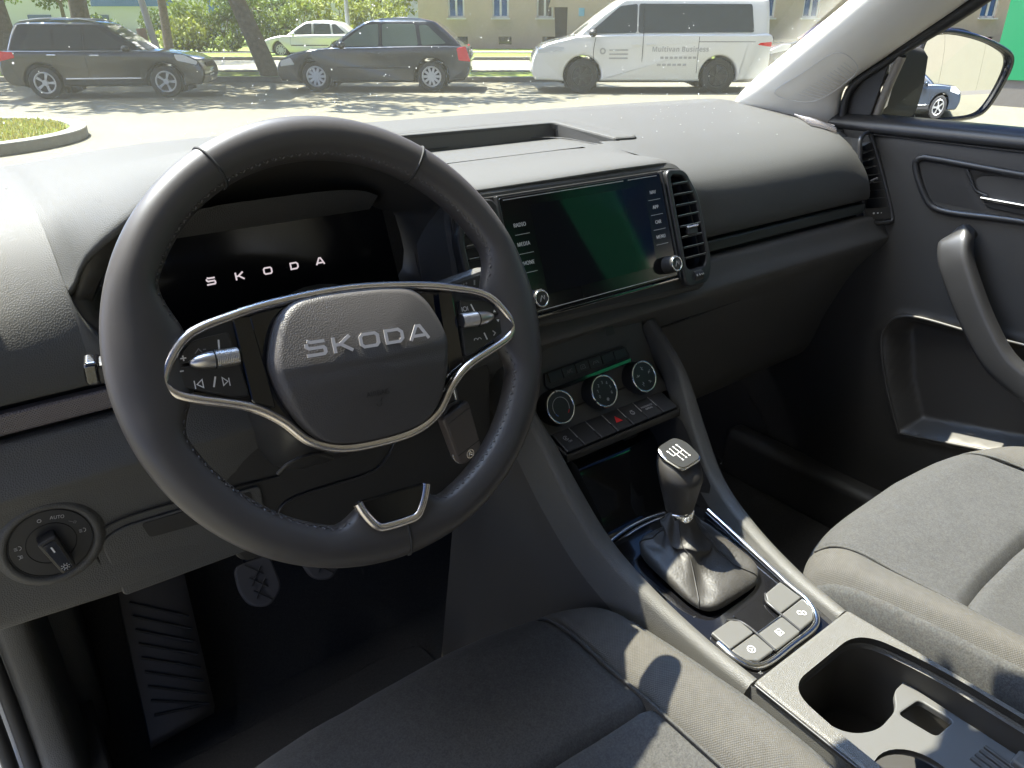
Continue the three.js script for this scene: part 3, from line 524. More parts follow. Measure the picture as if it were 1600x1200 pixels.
// ---- vents at the two ends of the dashboard
{
  const endVent = (s, TL, TR, BR, BL) => {
    const bil = (u, v, d = 0) => { const p = V(...TL).lerp(V(...TR), u).lerp(V(...BL).lerp(V(...BR), u), v); p.z += d; return [s * p.x, p.y, p.z]; };
    const rim = [bil(0, 0.04), bil(0.1, 0), bil(0.9, 0), bil(1, 0.05), bil(1, 0.93), bil(0.92, 1), bil(0.08, 1), bil(0, 0.95)];
    const v = part(dash, 'end_air_vent', tube(rim, 0.0036, { closed: true, n: 80 }), mat.satin);
    part(v, 'vent_back', grid([[bil(0, 0, -0.05), bil(0, 1, -0.05)], [bil(1, 0, -0.05), bil(1, 1, -0.05)]]), mat.hard);
    for (const u of [0, 1]) part(v, 'vent_side', grid([[bil(u, 0, 0), bil(u, 1, 0)], [bil(u, 0, -0.05), bil(u, 1, -0.05)]]), mat.hard);
    for (let k = 0; k < 8; k++) { const y = 0.1 + k * 0.09; part(v, 'slat', grid([0.06, 0.5, 0.94].map(u => [bil(u, y, 0.001), bil(u, y + 0.004, -0.002), bil(u, y + 0.035, -0.026)])), mat.dashHard); }
    part(v, 'vent_flange', grid(steps(0, 1, 8).map(t => [[s * 0.652, bil(0, t)[1], bil(0, t)[2] - 0.012], bil(0, t, -0.002)])), mat.dashHard);
    part(v, 'vent_tab', tube([bil(0.2, 0.52, 0.004), bil(0.65, 0.5, 0.004)], 0.0026, { n: 6 }), mat.chrome);
    part(v, 'vent_base', grid([0.04, 0.5, 0.96].map(u => [bil(u, 0.84, 0.001), bil(u, 0.97, 0.001)])), mat.button);
    part(v, 'vent_symbol', [0.3, 0.45, 0.58].map((u, i) => new THREE.SphereGeometry(0.0017 - 0.0004 * i, 8, 6).translate(...bil(u, 0.9, 0.002))), mat.white);
  };
  endVent(1, [0.657, 1.030, -0.160], [0.697, 1.037, -0.166], [0.700, 0.896, -0.092], [0.660, 0.895, -0.122]);
  endVent(-1, [0.657, 1.030, -0.160], [0.697, 1.037, -0.166], [0.700, 0.896, -0.092], [0.645, 0.895, -0.115]);
}

// ================================================================ STEERING WHEEL (own frame: x across, y up the wheel, z to the driver)
{
  const w = new THREE.Group(); w.name = numbered('steering_wheel'); scene.add(w);
  w.position.set(-0.37, 0.97, 0); w.rotation.set(-rad(26), 0, -rad(5), 'XYZ');
  w.userData = { label: 'black leather steering wheel with silver trimmed spokes and lettered airbag cover', category: 'steering wheel' };
  const bump = (t, c, half, soft) => { let d = Math.abs(((t - c + 540) % 360) - 180); return 1 - sst(half, half + soft, d); };
  const section = (deg, phi, k = 1) => {
    const side = Math.max(bump(deg, 2, 7, 16), bump(deg, 178, 7, 16)), bot = bump(deg, 270, 9, 10);
    const ro = 0.1868, ri = 0.1525 - 0.022 * side - 0.017 * bot + 0.001 * Math.sin(rad(deg * 3)), rc = (ro + ri) / 2, a = (ro - ri) / 2;
    const c = Math.cos(phi), s = Math.sin(phi);
    const bz = 0.0158 * (1 - 0.25 * Math.max(side, bot) * sst(0.2, -1, c));
    const r = rc + Math.sign(c) * Math.pow(Math.abs(c), 0.9) * a * k, z = Math.sign(s) * Math.pow(Math.abs(s), 0.9) * bz * k;
    return [r * Math.cos(rad(deg)), r * Math.sin(rad(deg)), z];
  };
  const rows = []; for (let i = 0; i < 180; i++) { const row = []; for (let j = 0; j < 26; j++) row.push(section(i * 2, j / 26 * 2 * Math.PI)); rows.push(row); }
  const rim = part(w, 'rim', grid(rows, { closeI: true, closeJ: true }), mat.leather);
  for (const deg of [121, 59, 272.5]) part(rim, 'leather_seam', tube(Array.from({ length: 24 }, (_, j) => section(deg, j / 24 * 2 * Math.PI, 1.012)), 0.0011, { closed: true, n: 60, seg: 6 }), mat.cavity);
  const st = [];
  for (let i = 0; i < 280; i++) { const d = i * 360 / 280; if (bump(d, 2, 9, 3) > 0 || bump(d, 178, 9, 3) > 0 || bump(d, 270, 12, 3) > 0) continue; const p = section(d, rad(147), 1.01), q = section(d + 0.55, rad(i % 2 ? 153 : 141), 1.01); st.push(tube([p, q], 0.0008, { n: 1, seg: 4 })); }
  part(rim, 'stitching', st, mat.thread).userData.kind = 'stuff';
  // spoke plate and its bright outline
  const half = [[0, 0.041], [0.06, 0.037], [0.095, 0.031], [0.13, 0.020], [0.1475, 0.0], [0.151, -0.011], [0.146, -0.0195], [0.095, -0.040], [0.076, -0.054], [0.058, -0.074], [0.035, -0.085], [0, -0.088]];
  const loop = [...half, ...half.slice(1, -1).reverse().map(p => [-p[0], p[1]])];
  const smooth = spline(loop.map(p => [p[0], p[1], 0.0105]), 160, true).slice(0, 160);
  part(w, 'spoke_plate', slab(new THREE.Shape(smooth.map(p => new THREE.Vector2(p[0] * 0.985, p[1] * 0.985))), 0.012, 0.001).translate(0, 0, -0.0095), mat.gloss);
  const bezel = part(w, 'spoke_trim', tube(smooth, 0.0038, { closed: true, n: 260, seg: 10 }), mat.satinChrome);
  part(w, 'spoke_back', slab(new THREE.Shape(smooth.map(p => new THREE.Vector2(p[0] * 0.97, p[1] * 0.96 - 0.003))), 0.02, 0.008).translate(0, 0, -0.028), mat.satin);
  part(w, 'hub_boss', cyl(0.055, 0.07, 0.05, 32).rotateX(Math.PI / 2).translate(0, -0.012, -0.032), mat.hardDark);
  // pale surround of the button fields
  for (const s of [-1, 1]) {
    const inlay = part(w, 'button_surround', slab(rpoly([[0.147, -0.011], [0.142, 0.002], [0.128, 0.0195], [0.096, 0.029], [0.089, 0.027], [0.083, -0.036], [0.098, -0.036]].map(p => [s * p[0], p[1]]), 0.004), 0.002, 0.0005).translate(0, 0, 0.0022), mat.button);
    const up = part(w, 'button_pad', slab(rpoly([[0.1415, 0.001], [0.130, 0.0165], [0.101, 0.0195], [0.098, 0.001]].map(p => [s * p[0], p[1]]), [0.004, 0.008, 0.002, 0.002]), 0.0065, 0.0012).translate(0, 0, 0.0032), mat.button);
    const dn = part(w, 'button_pad', slab(rpoly([[0.1435, -0.001], [0.098, -0.001], [0.095, -0.031], [0.105, -0.030], [0.1465, -0.013]].map(p => [s * p[0], p[1]]), [0.002, 0.002, 0.002, 0.004, 0.004]), 0.0065, 0.0012).translate(0, 0, 0.0032), mat.button);
    const zi = 0.0095;
    if (s < 0) {
      part(up, 'button_symbol', stroke([[-0.109, 0.0145], [-0.110, 0.0065]], 0.0012).translate(0, 0, zi), mat.white);
      part(up, 'button_symbol', merge([stroke([[-0.127, 0.007], [-0.124, 0.010], [-0.122, 0.007]], 0.0007), stroke([[-0.121, 0.009], [-0.119, 0.009]], 0.0007)]).translate(0, 0, zi), mat.inkDim);
      part(up, 'button_symbol', merge([stroke([[-0.1385, 0.003], [-0.1345, 0.003]], 0.0009), stroke([[-0.1365, 0.001], [-0.1365, 0.005]], 0.0009)]).translate(0.001, 0.0018, zi), mat.white);
      part(dn, 'button_symbol', stroke([[-0.141, -0.0042], [-0.137, -0.0042]], 0.0009).translate(0, 0, zi), mat.white);
      part(dn, 'button_symbol', merge([stroke([[-0.1315, -0.0125], [-0.1315, -0.0185]], 0.0007), stroke([[-0.126, -0.0125], [-0.130, -0.0155], [-0.126, -0.0185]], 0.0007, 0.0004, true)]).translate(0, 0, zi), mat.white);
      part(dn, 'button_symbol', stroke([[-0.1165, -0.012], [-0.119, -0.0195]], 0.0012).translate(0, 0, zi), mat.white);
      part(dn, 'button_symbol', merge([stroke([[-0.1075, -0.0145], [-0.1075, -0.0205]], 0.0007), stroke([[-0.112, -0.0135], [-0.1085, -0.0170], [-0.112, -0.0195]], 0.0007, 0.0004, true)]).translate(0, 0, zi), mat.white);
    } else {
      part(up, 'button_symbol', stroke([[0.1115, 0.0145], [0.114, 0.0075]], 0.0012).translate(0, 0, zi), mat.white);
      part(up, 'button_symbol', merge([stroke(arc(0.1045, 0.0110, 0.002, 0, 320, 7), 0.0006, 0.0004, true), stroke([[0.1015, 0.013], [0.1015, 0.009]], 0.0006), stroke([[0.1075, 0.013], [0.1075, 0.009]], 0.0006)]).translate(0, 0, zi), mat.ink);
      part(up, 'button_symbol', slab(rpoly([[0.1345, 0.003], [0.1375, 0.003], [0.136, 0.0055]], 0.0002), 0.0005, 0.0001).translate(-0.001, 0.001, zi), mat.white);
      part(dn, 'button_symbol', slab(rpoly([[0.1355, -0.003], [0.1385, -0.003], [0.137, -0.0055]], 0.0002), 0.0005, 0.0001).translate(0, 0, zi), mat.white);
      part(dn, 'button_symbol', merge([stroke(arc(0.1095, -0.0185, 0.0018, 0, 180, 6), 0.0006), stroke(arc(0.1135, -0.0185, 0.0018, 0, 180, 6), 0.0006)]).translate(0, 0, zi), mat.ink);
      part(dn, 'button_symbol', stroke([[0.1195, -0.013], [0.1215, -0.0195]], 0.0012).translate(0, 0, zi), mat.white);
      part(dn, 'button_symbol', stroke([[0.129, -0.0125], [0.1315, -0.0148], [0.129, -0.017]], 0.0008).translate(0, 0, zi), mat.ink);
    }
    const kn = []; const R = 0.0066;
    for (let k = 0; k < 12; k++) kn.push(new THREE.TorusGeometry(R, 0.0004, 5, 28).rotateY(Math.PI / 2).translate(s * (0.099 + 0.0013 * k), 0.0005, 0.0105));
    const rol = part(w, 'thumb_roller', merge([cyl(R, R, 0.0165, 28).rotateZ(Math.PI / 2).translate(s * 0.106, 0.0005, 0.0105), ...kn]), mat.silver);
    part(rol, 'roller_end', new THREE.SphereGeometry(R * 0.98, 24, 14).scale(2.6, 1, 1).translate(s * 0.116, 0.0005, 0.0105), mat.silver);
    part(rol, 'roller_gap', new THREE.TorusGeometry(R * 0.99, 0.0006, 5, 28).rotateY(Math.PI / 2).translate(s * 0.1148, 0.0005, 0.0105), mat.rubber);
    part(w, 'spoke_insert', slab(rpoly([[0.082, 0.03], [0.096, 0.029], [0.094, -0.036], [0.077, -0.044]].map(p => [s * p[0], p[1]]), 0.003), 0.006, 0.001).translate(0, 0, 0.0022), mat.gloss);
  }
  // airbag cover
  const H = [[0, 0.0375], [0.03, 0.0365], [0.05, 0.033], [0.0605, 0.025], [0.068, 0.012], [0.0745, -0.008], [0.0745, -0.018], [0.069, -0.040], [0.056, -0.064], [0.0435, -0.0755], [0.022, -0.081], [0, -0.082]];
  const HL = spline([...H, ...H.slice(1, -1).reverse().map(p => [-p[0], p[1]])].map(p => [p[0] * 1.03, p[1] * 1.03, 0]), 120, true).slice(0, 120);
  const cy = -0.022;
  const zAt = (y, f) => 0.029 - 0.006 * f ** 2.2 - (y > -0.024 ? (y + 0.024) * 0.06 : (-0.024 - y) * 0.16) - 0.0012 * Math.exp(-(((y + 0.024) / 0.004) ** 2));
  const rings = [[0.98, null, -0.012], [1.0, null, 0.008], [1.0, null, 0.0135], [0.985, null, 0.0175], [0.95, 0, 0], [0.9, 0, 0], [0.8, 0, 0], [0.65, 0, 0], [0.5, 0, 0], [0.35, 0, 0], [0.2, 0, 0], [0.08, 0, 0], [0.0, 0, 0]];
  const padRows = rings.map(([f, q, z]) => HL.map(p => { const y = cy + (p[1] - cy) * f; return [p[0] * f, y, q === null ? Math.min(z, zAt(y, 1)) : zAt(y, f)]; }));
  const pad = part(w, 'airbag_cover', grid(padRows, { closeJ: true }), mat.pad);
  const wide = logoLetters(), put = (g, x, y, sx, sy, z) => g.scale(sx, sy, 0.9).translate(x, y, z);
  const zL = y => zAt(y, 0.3) + 0.0001;
  [...'SKODA'].forEach((ch, i) => { const x = -0.0525 + 0.0222 * i; part(pad, 'emblem_letter', put(wide[ch](), x, -0.0105, 0.0135, 0.0125, zL(-0.006)), mat.letter); });
  part(pad, 'airbag_lettering', words('AIRBAG', 0.0042).translate(0.0, -0.0475, zAt(-0.0475, 0.4) + 0.0002), mat.hardDark);
  part(pad, 'airbag_symbol', merge([stroke(arc(0, -0.0560, 0.0022, 180, 360, 6), 0.0006), stroke([[0.002, -0.0545], [0.0035, -0.052]], 0.0006)]).translate(0, 0, zAt(-0.055, 0.5) + 0.0002), mat.hardDark);
  // lower spoke: bright U with a black insert
  const U = [[-0.031, -0.131], [-0.0275, -0.140], [-0.0205, -0.1515], [-0.016, -0.155], [-0.008, -0.156], [0.008, -0.156], [0.016, -0.155], [0.0205, -0.1515], [0.0275, -0.140], [0.031, -0.131]];
  const ls = part(w, 'lower_spoke_trim', tube(U.map(p => [p[0], p[1], 0.0135]), 0.0042, { n: 60 }), mat.satinChrome);
  part(ls, 'lower_spoke_insert', slab(rpoly([[-0.0295, -0.1295], [0.0295, -0.1295], [0.0255, -0.1425], [0.0175, -0.1535], [-0.0175, -0.1535], [-0.0255, -0.1425]], 0.003), 0.008, 0.002).translate(0, 0, 0.0082), mat.insertBlack);
}
// ---- steering column with stalks
{
  const c = thing('steering_column', 'black steering column shroud with lever and ignition switch behind the wheel', 'steering column', [-0.37, 0.80, -0.1]);
  const sec = (z, yc, hw, ht, hb) => Array.from({ length: 28 }, (_, k) => { const a = k / 28 * 2 * Math.PI, co = Math.cos(a), si = Math.sin(a), e = 0.62; return [-0.37 + Math.sign(co) * Math.abs(co) ** e * hw, yc + Math.sign(si) * Math.abs(si) ** e * (si > 0 ? ht : hb), z]; });
  const sh = part(c, 'shroud', grid([sec(-0.018, 0.953, 0.05, 0.03, 0.075), sec(-0.026, 0.945, 0.062, 0.034, 0.088), sec(-0.06, 0.925, 0.068, 0.036, 0.10), sec(-0.10, 0.905, 0.07, 0.036, 0.105), sec(-0.17, 0.87, 0.07, 0.04, 0.10)], { closeJ: true }), mat.satin);
  part(sh, 'lever_slot', tube([[-0.44, 0.846, -0.036], [-0.43, 0.858, -0.028], [-0.405, 0.86, -0.024], [-0.392, 0.85, -0.026]], 0.002, { n: 24 }), mat.hardDark);
  const F = frameOf(-0.232, 0.969, -0.062, -0.12, 0.12, rad(2));
  const st = part(c, 'wiper_stalk', inF(F, slab(rpoly([[-0.055, -0.012], [0.034, -0.016], [0.052, -0.010], [0.054, 0.006], [0.04, 0.0125], [-0.055, 0.010]], [0.004, 0.008, 0.012, 0.012, 0.01, 0.004]), 0.018, 0.004).translate(0, 0, -0.009)), mat.dashHard);
  part(st, 'stalk_symbol', inF(F, merge([stroke([[0.018, -0.011], [0.0195, -0.002]], 0.0022), stroke([[0.0198, 0.0], [0.0205, 0.005]], 0.0018)]).translate(0, 0, 0.0091)), mat.ink);
  part(st, 'stalk_symbol', inF(F, merge([0, 0.0035, 0.007].map((d, i) => stroke([[0.002 + d, 0.004], [0.0035 + d, 0.0048]], 0.0012 + 0.0003 * i))).translate(0, 0, 0.0091)), mat.ink);
  for (let k = 0; k < 4; k++) part(st, 'stalk_symbol', inF(F, stroke([[0.029 + 0.0012 * k, -0.011 + 0.0048 * k], [0.032 + 0.0012 * k, -0.011 + 0.0048 * k], [0.032 + 0.0012 * k, -0.0085 + 0.0048 * k], [0.029 + 0.0012 * k, -0.0085 + 0.0048 * k]], 0.0006, 0.0004, true).translate(0, 0, 0.0091)), mat.ink);
  const G = frameOf(-0.52, 0.962, -0.07, 0.1, -0.2, rad(-4));
  const ls = part(c, 'indicator_stalk', inF(G, slab(rpoly([[-0.036, -0.009], [0.06, -0.010], [0.06, 0.010], [-0.034, 0.009], [-0.038, 0.003]], 0.005), 0.018, 0.004).translate(0, 0, -0.009)), mat.button);
  part(ls, 'stalk_tip', inF(G, rbox(0.012, 0.02, 0.02, 0.004).translate(-0.036, 0.001, 0)), mat.gloss);
  // ignition
  const ig = part(c, 'ignition_switch', at(cyl(0.019, 0.022, 0.03, 28).rotateX(Math.PI / 2), -0.238, 0.866, -0.082, -0.2, 0.1, 0), mat.hardDark);
  part(ig, 'ignition_plate', slab(rpoly([[-0.02, -0.018], [0.016, -0.02], [0.014, 0.017], [-0.02, 0.018]], 0.004), 0.006, 0.002).applyMatrix4(frameOf(-0.252, 0.864, -0.066, -0.15, 0.15, 0)), mat.satin);
  part(ig, 'lock_symbol', merge([stroke(arc(-0.003, 0, 0.0022, 20, 300, 8), 0.0008), stroke([[0.0015, -0.002], [0.0055, -0.002], [0.0055, 0.0018], [0.0015, 0.0018]], 0.0008, 0.0004, true)]).applyMatrix4(frameOf(-0.254, 0.864, -0.0596, -0.15, 0.15, 0)), mat.ink);
}
// ---- key hanging in the ignition
{
  const k = thing('car_key', 'black car key fob with round emblem hanging from the ignition', 'key', [-0.232, 0.774, -0.055]);
  const F = frameOf(-0.2325, 0.8065, -0.058, -0.1, 0.12, rad(13));
  part(k, 'fob', inF(F, slab(rpoly([[-0.0175, -0.034], [0.0165, -0.034], [0.0185, 0.034], [-0.019, 0.032]], [0.012, 0.012, 0.006, 0.006]), 0.015, 0.003).translate(0, 0, -0.0075)), mat.fob);
  part(k, 'fob_face', inF(F, slab(rpoly([[-0.0155, -0.016], [0.0145, -0.016], [0.016, 0.0255], [-0.0165, 0.0245]], 0.002), 0.001, 0.0003).translate(0, 0, 0.0072)), mat.fob);
  part(k, 'fob_seam', inF(F, stroke([[-0.0165, -0.018], [0.0155, -0.018]], 0.0007).translate(0, 0, 0.0073)), mat.cavity);
  part(k, 'trim_edge', inF(F, tube([[-0.018, -0.017, 0], [-0.0172, -0.027, 0], [-0.012, -0.033, 0], [0, -0.0345, 0]], 0.0012, { n: 20 })), mat.satinChrome);
  part(k, 'emblem', inF(F, merge([stroke(arc(-0.001, -0.0255, 0.0048, 0, 345, 20), 0.0009, 0.0006, true), stroke([[-0.0035, -0.0275], [-0.001, -0.0225], [0.0018, -0.0262]], 0.0012, 0.0006), stroke([[-0.003, -0.0245], [0.0016, -0.0282]], 0.0009, 0.0006)]).translate(0, 0, 0.0073)), mat.satinChrome);
  part(k, 'key_loop', inF(F, tube([[-0.013, 0.031, 0], [-0.006, 0.038, 0.002], [0.006, 0.038, 0.002], [0.013, 0.031, 0]], 0.002, { n: 20 })), mat.satin);
  part(k, 'blade', rbox(0.006, 0.05, 0.003, 0.001).applyMatrix4(frameOf(-0.2355, 0.8575, -0.062, -0.1, 0.6, rad(8))), mat.chrome);
}

// ================================================================ CENTRE CONSOLE
const con = thing('centre_console', 'dark centre console with climate dials, gear surround and open cup holders', 'console', [0, 0.27, 0.1]);
{
  // two side bars sweeping down from the dashboard, each a rounded section along a path
  const path = s => spline([[s * 0.130, 0.838, -0.118], [s * 0.128, 0.792, -0.062], [s * 0.126, 0.768, -0.040], [s * 0.119, 0.715, 0.000], [s * 0.109, 0.665, 0.046], [s * 0.100, 0.634, 0.105], [s * 0.091, 0.612, 0.18], [s * 0.0845, 0.602, 0.247]], 50);
  for (const s of [-1, 1]) {
    const pth = path(s);
    const rows = pth.map((p, i) => {
      const a = pth[Math.max(0, i - 1)], b = pth[Math.min(50, i + 1)], d = V(0, b[1] - a[1], b[2] - a[2]).normalize(), n = V(0, d.z, -d.y);
      const inW = 0.012 + 0.007 * sst(0.15, 0.45, i / 50) - 0.005 * sst(0.5, 1, i / 50);
      const sec = [[-inW, -0.03], [-inW + 0.002, -0.006], [-inW + 0.006, -0.001], [-0.002, 0], [0.004, -0.002], [0.008, -0.008], [0.011, -0.03], [0.014, -0.055]];
      return sec.map(([x, h]) => [p[0] + s * x, p[1] + n.y * h, p[2] + n.z * h]);
    });
    part(con, 'side_bar', grid(rows), mat.console);
    part(con, 'tunnel_panel', grid(rows.map(r => [r[7], [r[7][0] + s * 0.004, r[7][1] - 0.04, r[7][2] - 0.03], [r[7][0] + s * 0.03, 0.28, r[7][2] - 0.08]])), mat.hard);
    const e = rows[50]; part(con, 'bar_end', grid(e.slice(0, 8).map(q => [q, [lerp(q[0], s * 0.085, 0.5), q[1] - 0.01, q[2] + 0.004], [s * 0.085, 0.57, 0.249]])), mat.console);
  }
  // fascia: upper plane with slot and dials, ledge, button row
  const up = [[0.845, -0.130], [0.820, -0.121], [0.795, -0.1065], [0.770, -0.0915], [0.765, -0.0865], [0.757, -0.076], [0.750, -0.069]];
  const fas = part(con, 'climate_panel', grid([-0.118, -0.05, 0, 0.05, 0.118].map(x => up.map(([y, z]) => [x * (y > 0.8 ? 0.97 : 1), y, z]))), mat.dashHard);
  part(fas, 'panel_ledge', tube([[-0.112, 0.7665, -0.0865], [0.112, 0.7665, -0.0865]], 0.0012, { n: 4 }), mat.hardDark);
  // local frame of the upper plane: y along it, z out of it
  const tiltA = Math.atan2(0.0295, 0.05), UF = frameOf(0, 0.7945, -0.1062, -tiltA, 0, 0);
  const slotP = part(fas, 'button_strip', inF(UF, slab(rpoly([[-0.075, -0.001], [-0.066, -0.013], [0.071, -0.009], [0.075, 0.002], [0.068, 0.0165], [-0.07, 0.014]], 0.003), 0.004, 0.001).translate(0, 0.004, 0)), mat.hardDark);
  part(slotP, 'gloss_strip', inF(UF, slab(rpoly([[-0.066, -0.0085], [0.071, -0.0045], [0.0735, 0.001], [-0.07, -0.0035]], 0.001), 0.003, 0.0008).translate(0, 0.0, 0.003)), mat.gloss);
  for (let k = 0; k < 6; k++) {
    const x = -0.0565 + 0.0228 * k, b = part(slotP, 'button', inF(UF, slab(rpoly([[x - 0.0108, 0.003], [x + 0.0108, 0.0035], [x + 0.0108, 0.0165], [x - 0.0108, 0.016]], 0.001), 0.003, 0.0008).translate(0, 0.001, 0.003)), mat.button);
    if (k === 1) part(slotP, 'button_lettering', inF(UF, words('A/C', 0.0045).translate(x, 0.0105, 0.0061)), mat.inkDim);
    if (k === 2) part(slotP, 'button_symbol', inF(UF, merge([stroke([[x - 0.004, 0.008], [x + 0.004, 0.008], [x + 0.003, 0.013], [x - 0.003, 0.013]], 0.0006, 0.0004, true), stroke([[x - 0.001, 0.0095], [x + 0.001, 0.0115]], 0.0006)]).translate(0, 0, 0.0061)), mat.inkDim);
    if (k === 3) part(slotP, 'button_symbol', inF(UF, merge([stroke([[x - 0.005, 0.0085], [x - 0.003, 0.012], [x + 0.003, 0.012], [x + 0.005, 0.0085]], 0.0006), stroke([[x - 0.002, 0.010], [x + 0.002, 0.010]], 0.0006)]).translate(0, 0, 0.0061)), mat.inkDim);
  }
  const DF = (x, y, z) => frameOf(x, y, z, -rad(31), 0, 0);
  [-0.0735, 0.0005, 0.0735].forEach((x, i) => {
    const F = DF(x, 0.7665, -0.0985);
    const seat = part(fas, 'dial', inF(F, new THREE.LatheGeometry([[0.0275, 0], [0.0268, 0.004], [0.0248, 0.006], [0.0238, 0.006], [0.0232, 0.008], [0.0222, 0.024], [0.021, 0.0265], [0.0195, 0.0272], [0, 0.0272]].map(p => new THREE.Vector2(...p)), 48).rotateX(Math.PI / 2)), mat.satin);
    part(seat, 'dial_rim', inF(F, new THREE.TorusGeometry(0.0203, 0.0014, 10, 64).translate(0, 0, 0.0268)), mat.chrome);
    part(seat, 'dial_notch', inF(F, rbox(0.003, 0.004, 0.004, 0.001).translate(0.021 * Math.cos(rad([95, 205, 105][i])), 0.021 * Math.sin(rad([95, 205, 105][i])), 0.0262)), mat.cavity);
    const zt = 0.0273;
    if (i === 0) { part(seat, 'dial_marking', inF(F, stroke(arc(0, 0, 0.0125, -25, 205, 24), 0.0006).translate(0, 0, zt)), mat.ink); part(seat, 'dial_marking', inF(F, stroke(arc(0, 0, 0.0125, 210, 230, 4), 0.0012).translate(0, 0, zt)), M([0.1, 0.2, 0.5], 0.5)); part(seat, 'dial_marking', inF(F, stroke(arc(0, 0, 0.0125, -50, -30, 4), 0.0012).translate(0, 0, zt)), mat.red); }
    if (i === 1) { for (let k = 0; k < 7; k++) { const a = rad(205 - k * 38); part(seat, 'dial_number', inF(F, words(String(k), 0.0038).translate(0.0115 * Math.cos(a), 0.0115 * Math.sin(a), zt)), mat.ink); } part(seat, 'fan_symbol', inF(F, merge([0, 60, 120].map(a => stroke([[-0.0022, 0], [0.0022, 0]], 0.0011).rotateZ(rad(a)))).translate(0.001, -0.0115, zt)), mat.ink); }
    if (i === 2) for (let k = 0; k < 5; k++) { const a = rad(90 + k * 72); part(seat, 'dial_symbol', inF(F, merge([stroke([[-0.0018, -0.001], [0, 0.0015], [0.0018, -0.001]], 0.0007), stroke([[0.002, 0.001], [0.003, 0.0025]], 0.0006)]).rotateZ(a).translate(0.0105 * Math.cos(a), 0.0105 * Math.sin(a), zt)), mat.ink); }
  });
  const BF = frameOf(0, 0.7445, -0.052, -rad(72), 0, 0);
  const row = part(con, 'button_row', inF(BF, slab(rpoly([[-0.097, -0.018], [0.103, -0.018], [0.107, 0.018], [-0.101, 0.018]], 0.003), 0.016, 0.002).translate(0, 0, -0.0165)), mat.hardDark);
  for (let k = 0; k < 7; k++) {
    const a = -0.0955 + k * 0.0281, b = a + 0.0273;
    const bt = part(row, 'button', inF(BF, slab(rpoly([[a, -0.0165], [b, -0.0165], [b, 0.0165], [a, 0.0165]], 0.0015), 0.006, 0.0016).translate(0, 0, -0.002)), mat.button);
    if (k) part(row, 'button_edge', inF(BF, rbox(0.0009, 0.018, 0.001, 0.0004).translate(a - 0.0003, 0.007, 0.0038)), mat.silver);
    const c = (a + b) / 2;
    if (k === 0) part(row, 'button_symbol', inF(BF, merge([stroke(arc(c - 0.001, 0.003, 0.0033, 30, 330, 14), 0.0006), words('A', 0.0034).translate(c - 0.001, 0.003, 0), words('OFF', 0.0026).translate(c + 0.0015, -0.0035, 0)]).translate(0, 0, 0.0041)), mat.ink);
    if (k === 3) part(row, 'hazard_triangle', inF(BF, merge([stroke([[c - 0.0045, -0.0035], [c + 0.0045, -0.0035], [c, 0.005]], 0.0013, 0.0005, true), stroke([[c - 0.0018, -0.0016], [c + 0.0018, -0.0016], [c, 0.0018]], 0.0018, 0.0005, true)]).translate(0, 0, 0.0041)), mat.red);
    if (k === 4) part(row, 'button_symbol', inF(BF, merge([stroke(arc(c, 0.001, 0.003, 0, 330, 10), 0.0006, 0.0004, true), stroke([[c - 0.002, 0.005], [c + 0.003, 0.005]], 0.0006), stroke([[c - 0.001, 0.001], [c + 0.001, -0.001]], 0.0006)]).translate(0, 0, 0.0041)), mat.ink);
    if (k === 5) { part(row, 'button_lettering', inF(BF, words('PASSENGER', 0.0028).translate(c, 0.003, 0.0041)), mat.ink); part(row, 'button_lettering', inF(BF, words('AIRBAG', 0.0028).translate(c, -0.0015, 0.0041)), mat.ink); }
  }
  part(con, 'row_front', grid([-0.1, 0, 0.1].map(x => [[x, 0.742, -0.031], [x, 0.732, -0.03], [x, 0.722, -0.045], [x, 0.715, -0.09]])), mat.hard);
  // open storage bin in front of the lever: glossy black walls, back, floor
  const bin = part(con, 'storage_bin', grid([-0.094, 0.094].map(x => [[x, 0.722, -0.11], [x, 0.705, -0.095], [x, 0.688, -0.066], [x, 0.682, -0.060], [x, 0.645, -0.040], [x, 0.606, -0.020], [x, 0.600, -0.004], [x, 0.602, 0.018]])), mat.gloss);
  for (const s of [-1, 1]) part(bin, 'bin_side', grid([[[s * 0.094, 0.75, -0.11], [s * 0.092, 0.59, -0.11]], [[s * 0.093, 0.73, -0.02], [s * 0.091, 0.59, -0.02]], [[s * 0.091, 0.66, 0.04], [s * 0.089, 0.59, 0.04]]]), mat.hardDark);
  part(bin, 'usb_socket', rbox(0.026, 0.016, 0.004, 0.002).applyMatrix4(frameOf(0.055, 0.697, -0.079, -0.9, 0, 0)), mat.satin);
  part(bin, 'bin_shelf_edge', tube([[-0.09, 0.707, -0.094], [0.085, 0.707, -0.094]], 0.0015, { n: 4 }), mat.satin);
  for (const [dy, dz, r] of [[0.004, 0, 0.0034], [0.007, 0.012, 0.0028]]) part(con, 'chrome_bow', tube(steps(-0.085, 0.07, 8).map(x => [x, 0.606 + dy + 0.004 * (1 - (x / 0.085) ** 2), 0.012 + dz - 0.014 * (1 - (x / 0.085) ** 2)]), r, { n: 40 }), mat.chrome);
  // gear deck, tilted: gloss black panel, chrome U, keys
  const DK = frameOf(0, 0.6005, 0.17, rad(8.5), 0, 0);                 // local x across, z to the rear along the deck, y out of it
  const dk = (pts, h, bev, y = 0, holes = [], rad_ = 0.0022) => inF(DK, slab(rpoly(pts.map(([x, z]) => [x, -z]), rad_), h, bev, holes).rotateX(-Math.PI / 2).translate(0, y, 0));
  const deck = part(con, 'gear_deck', dk([[-0.09, -0.155], [0.09, -0.155], [0.083, 0.077], [-0.083, 0.077]], 0.006, 0.001, -0.006), mat.gloss);
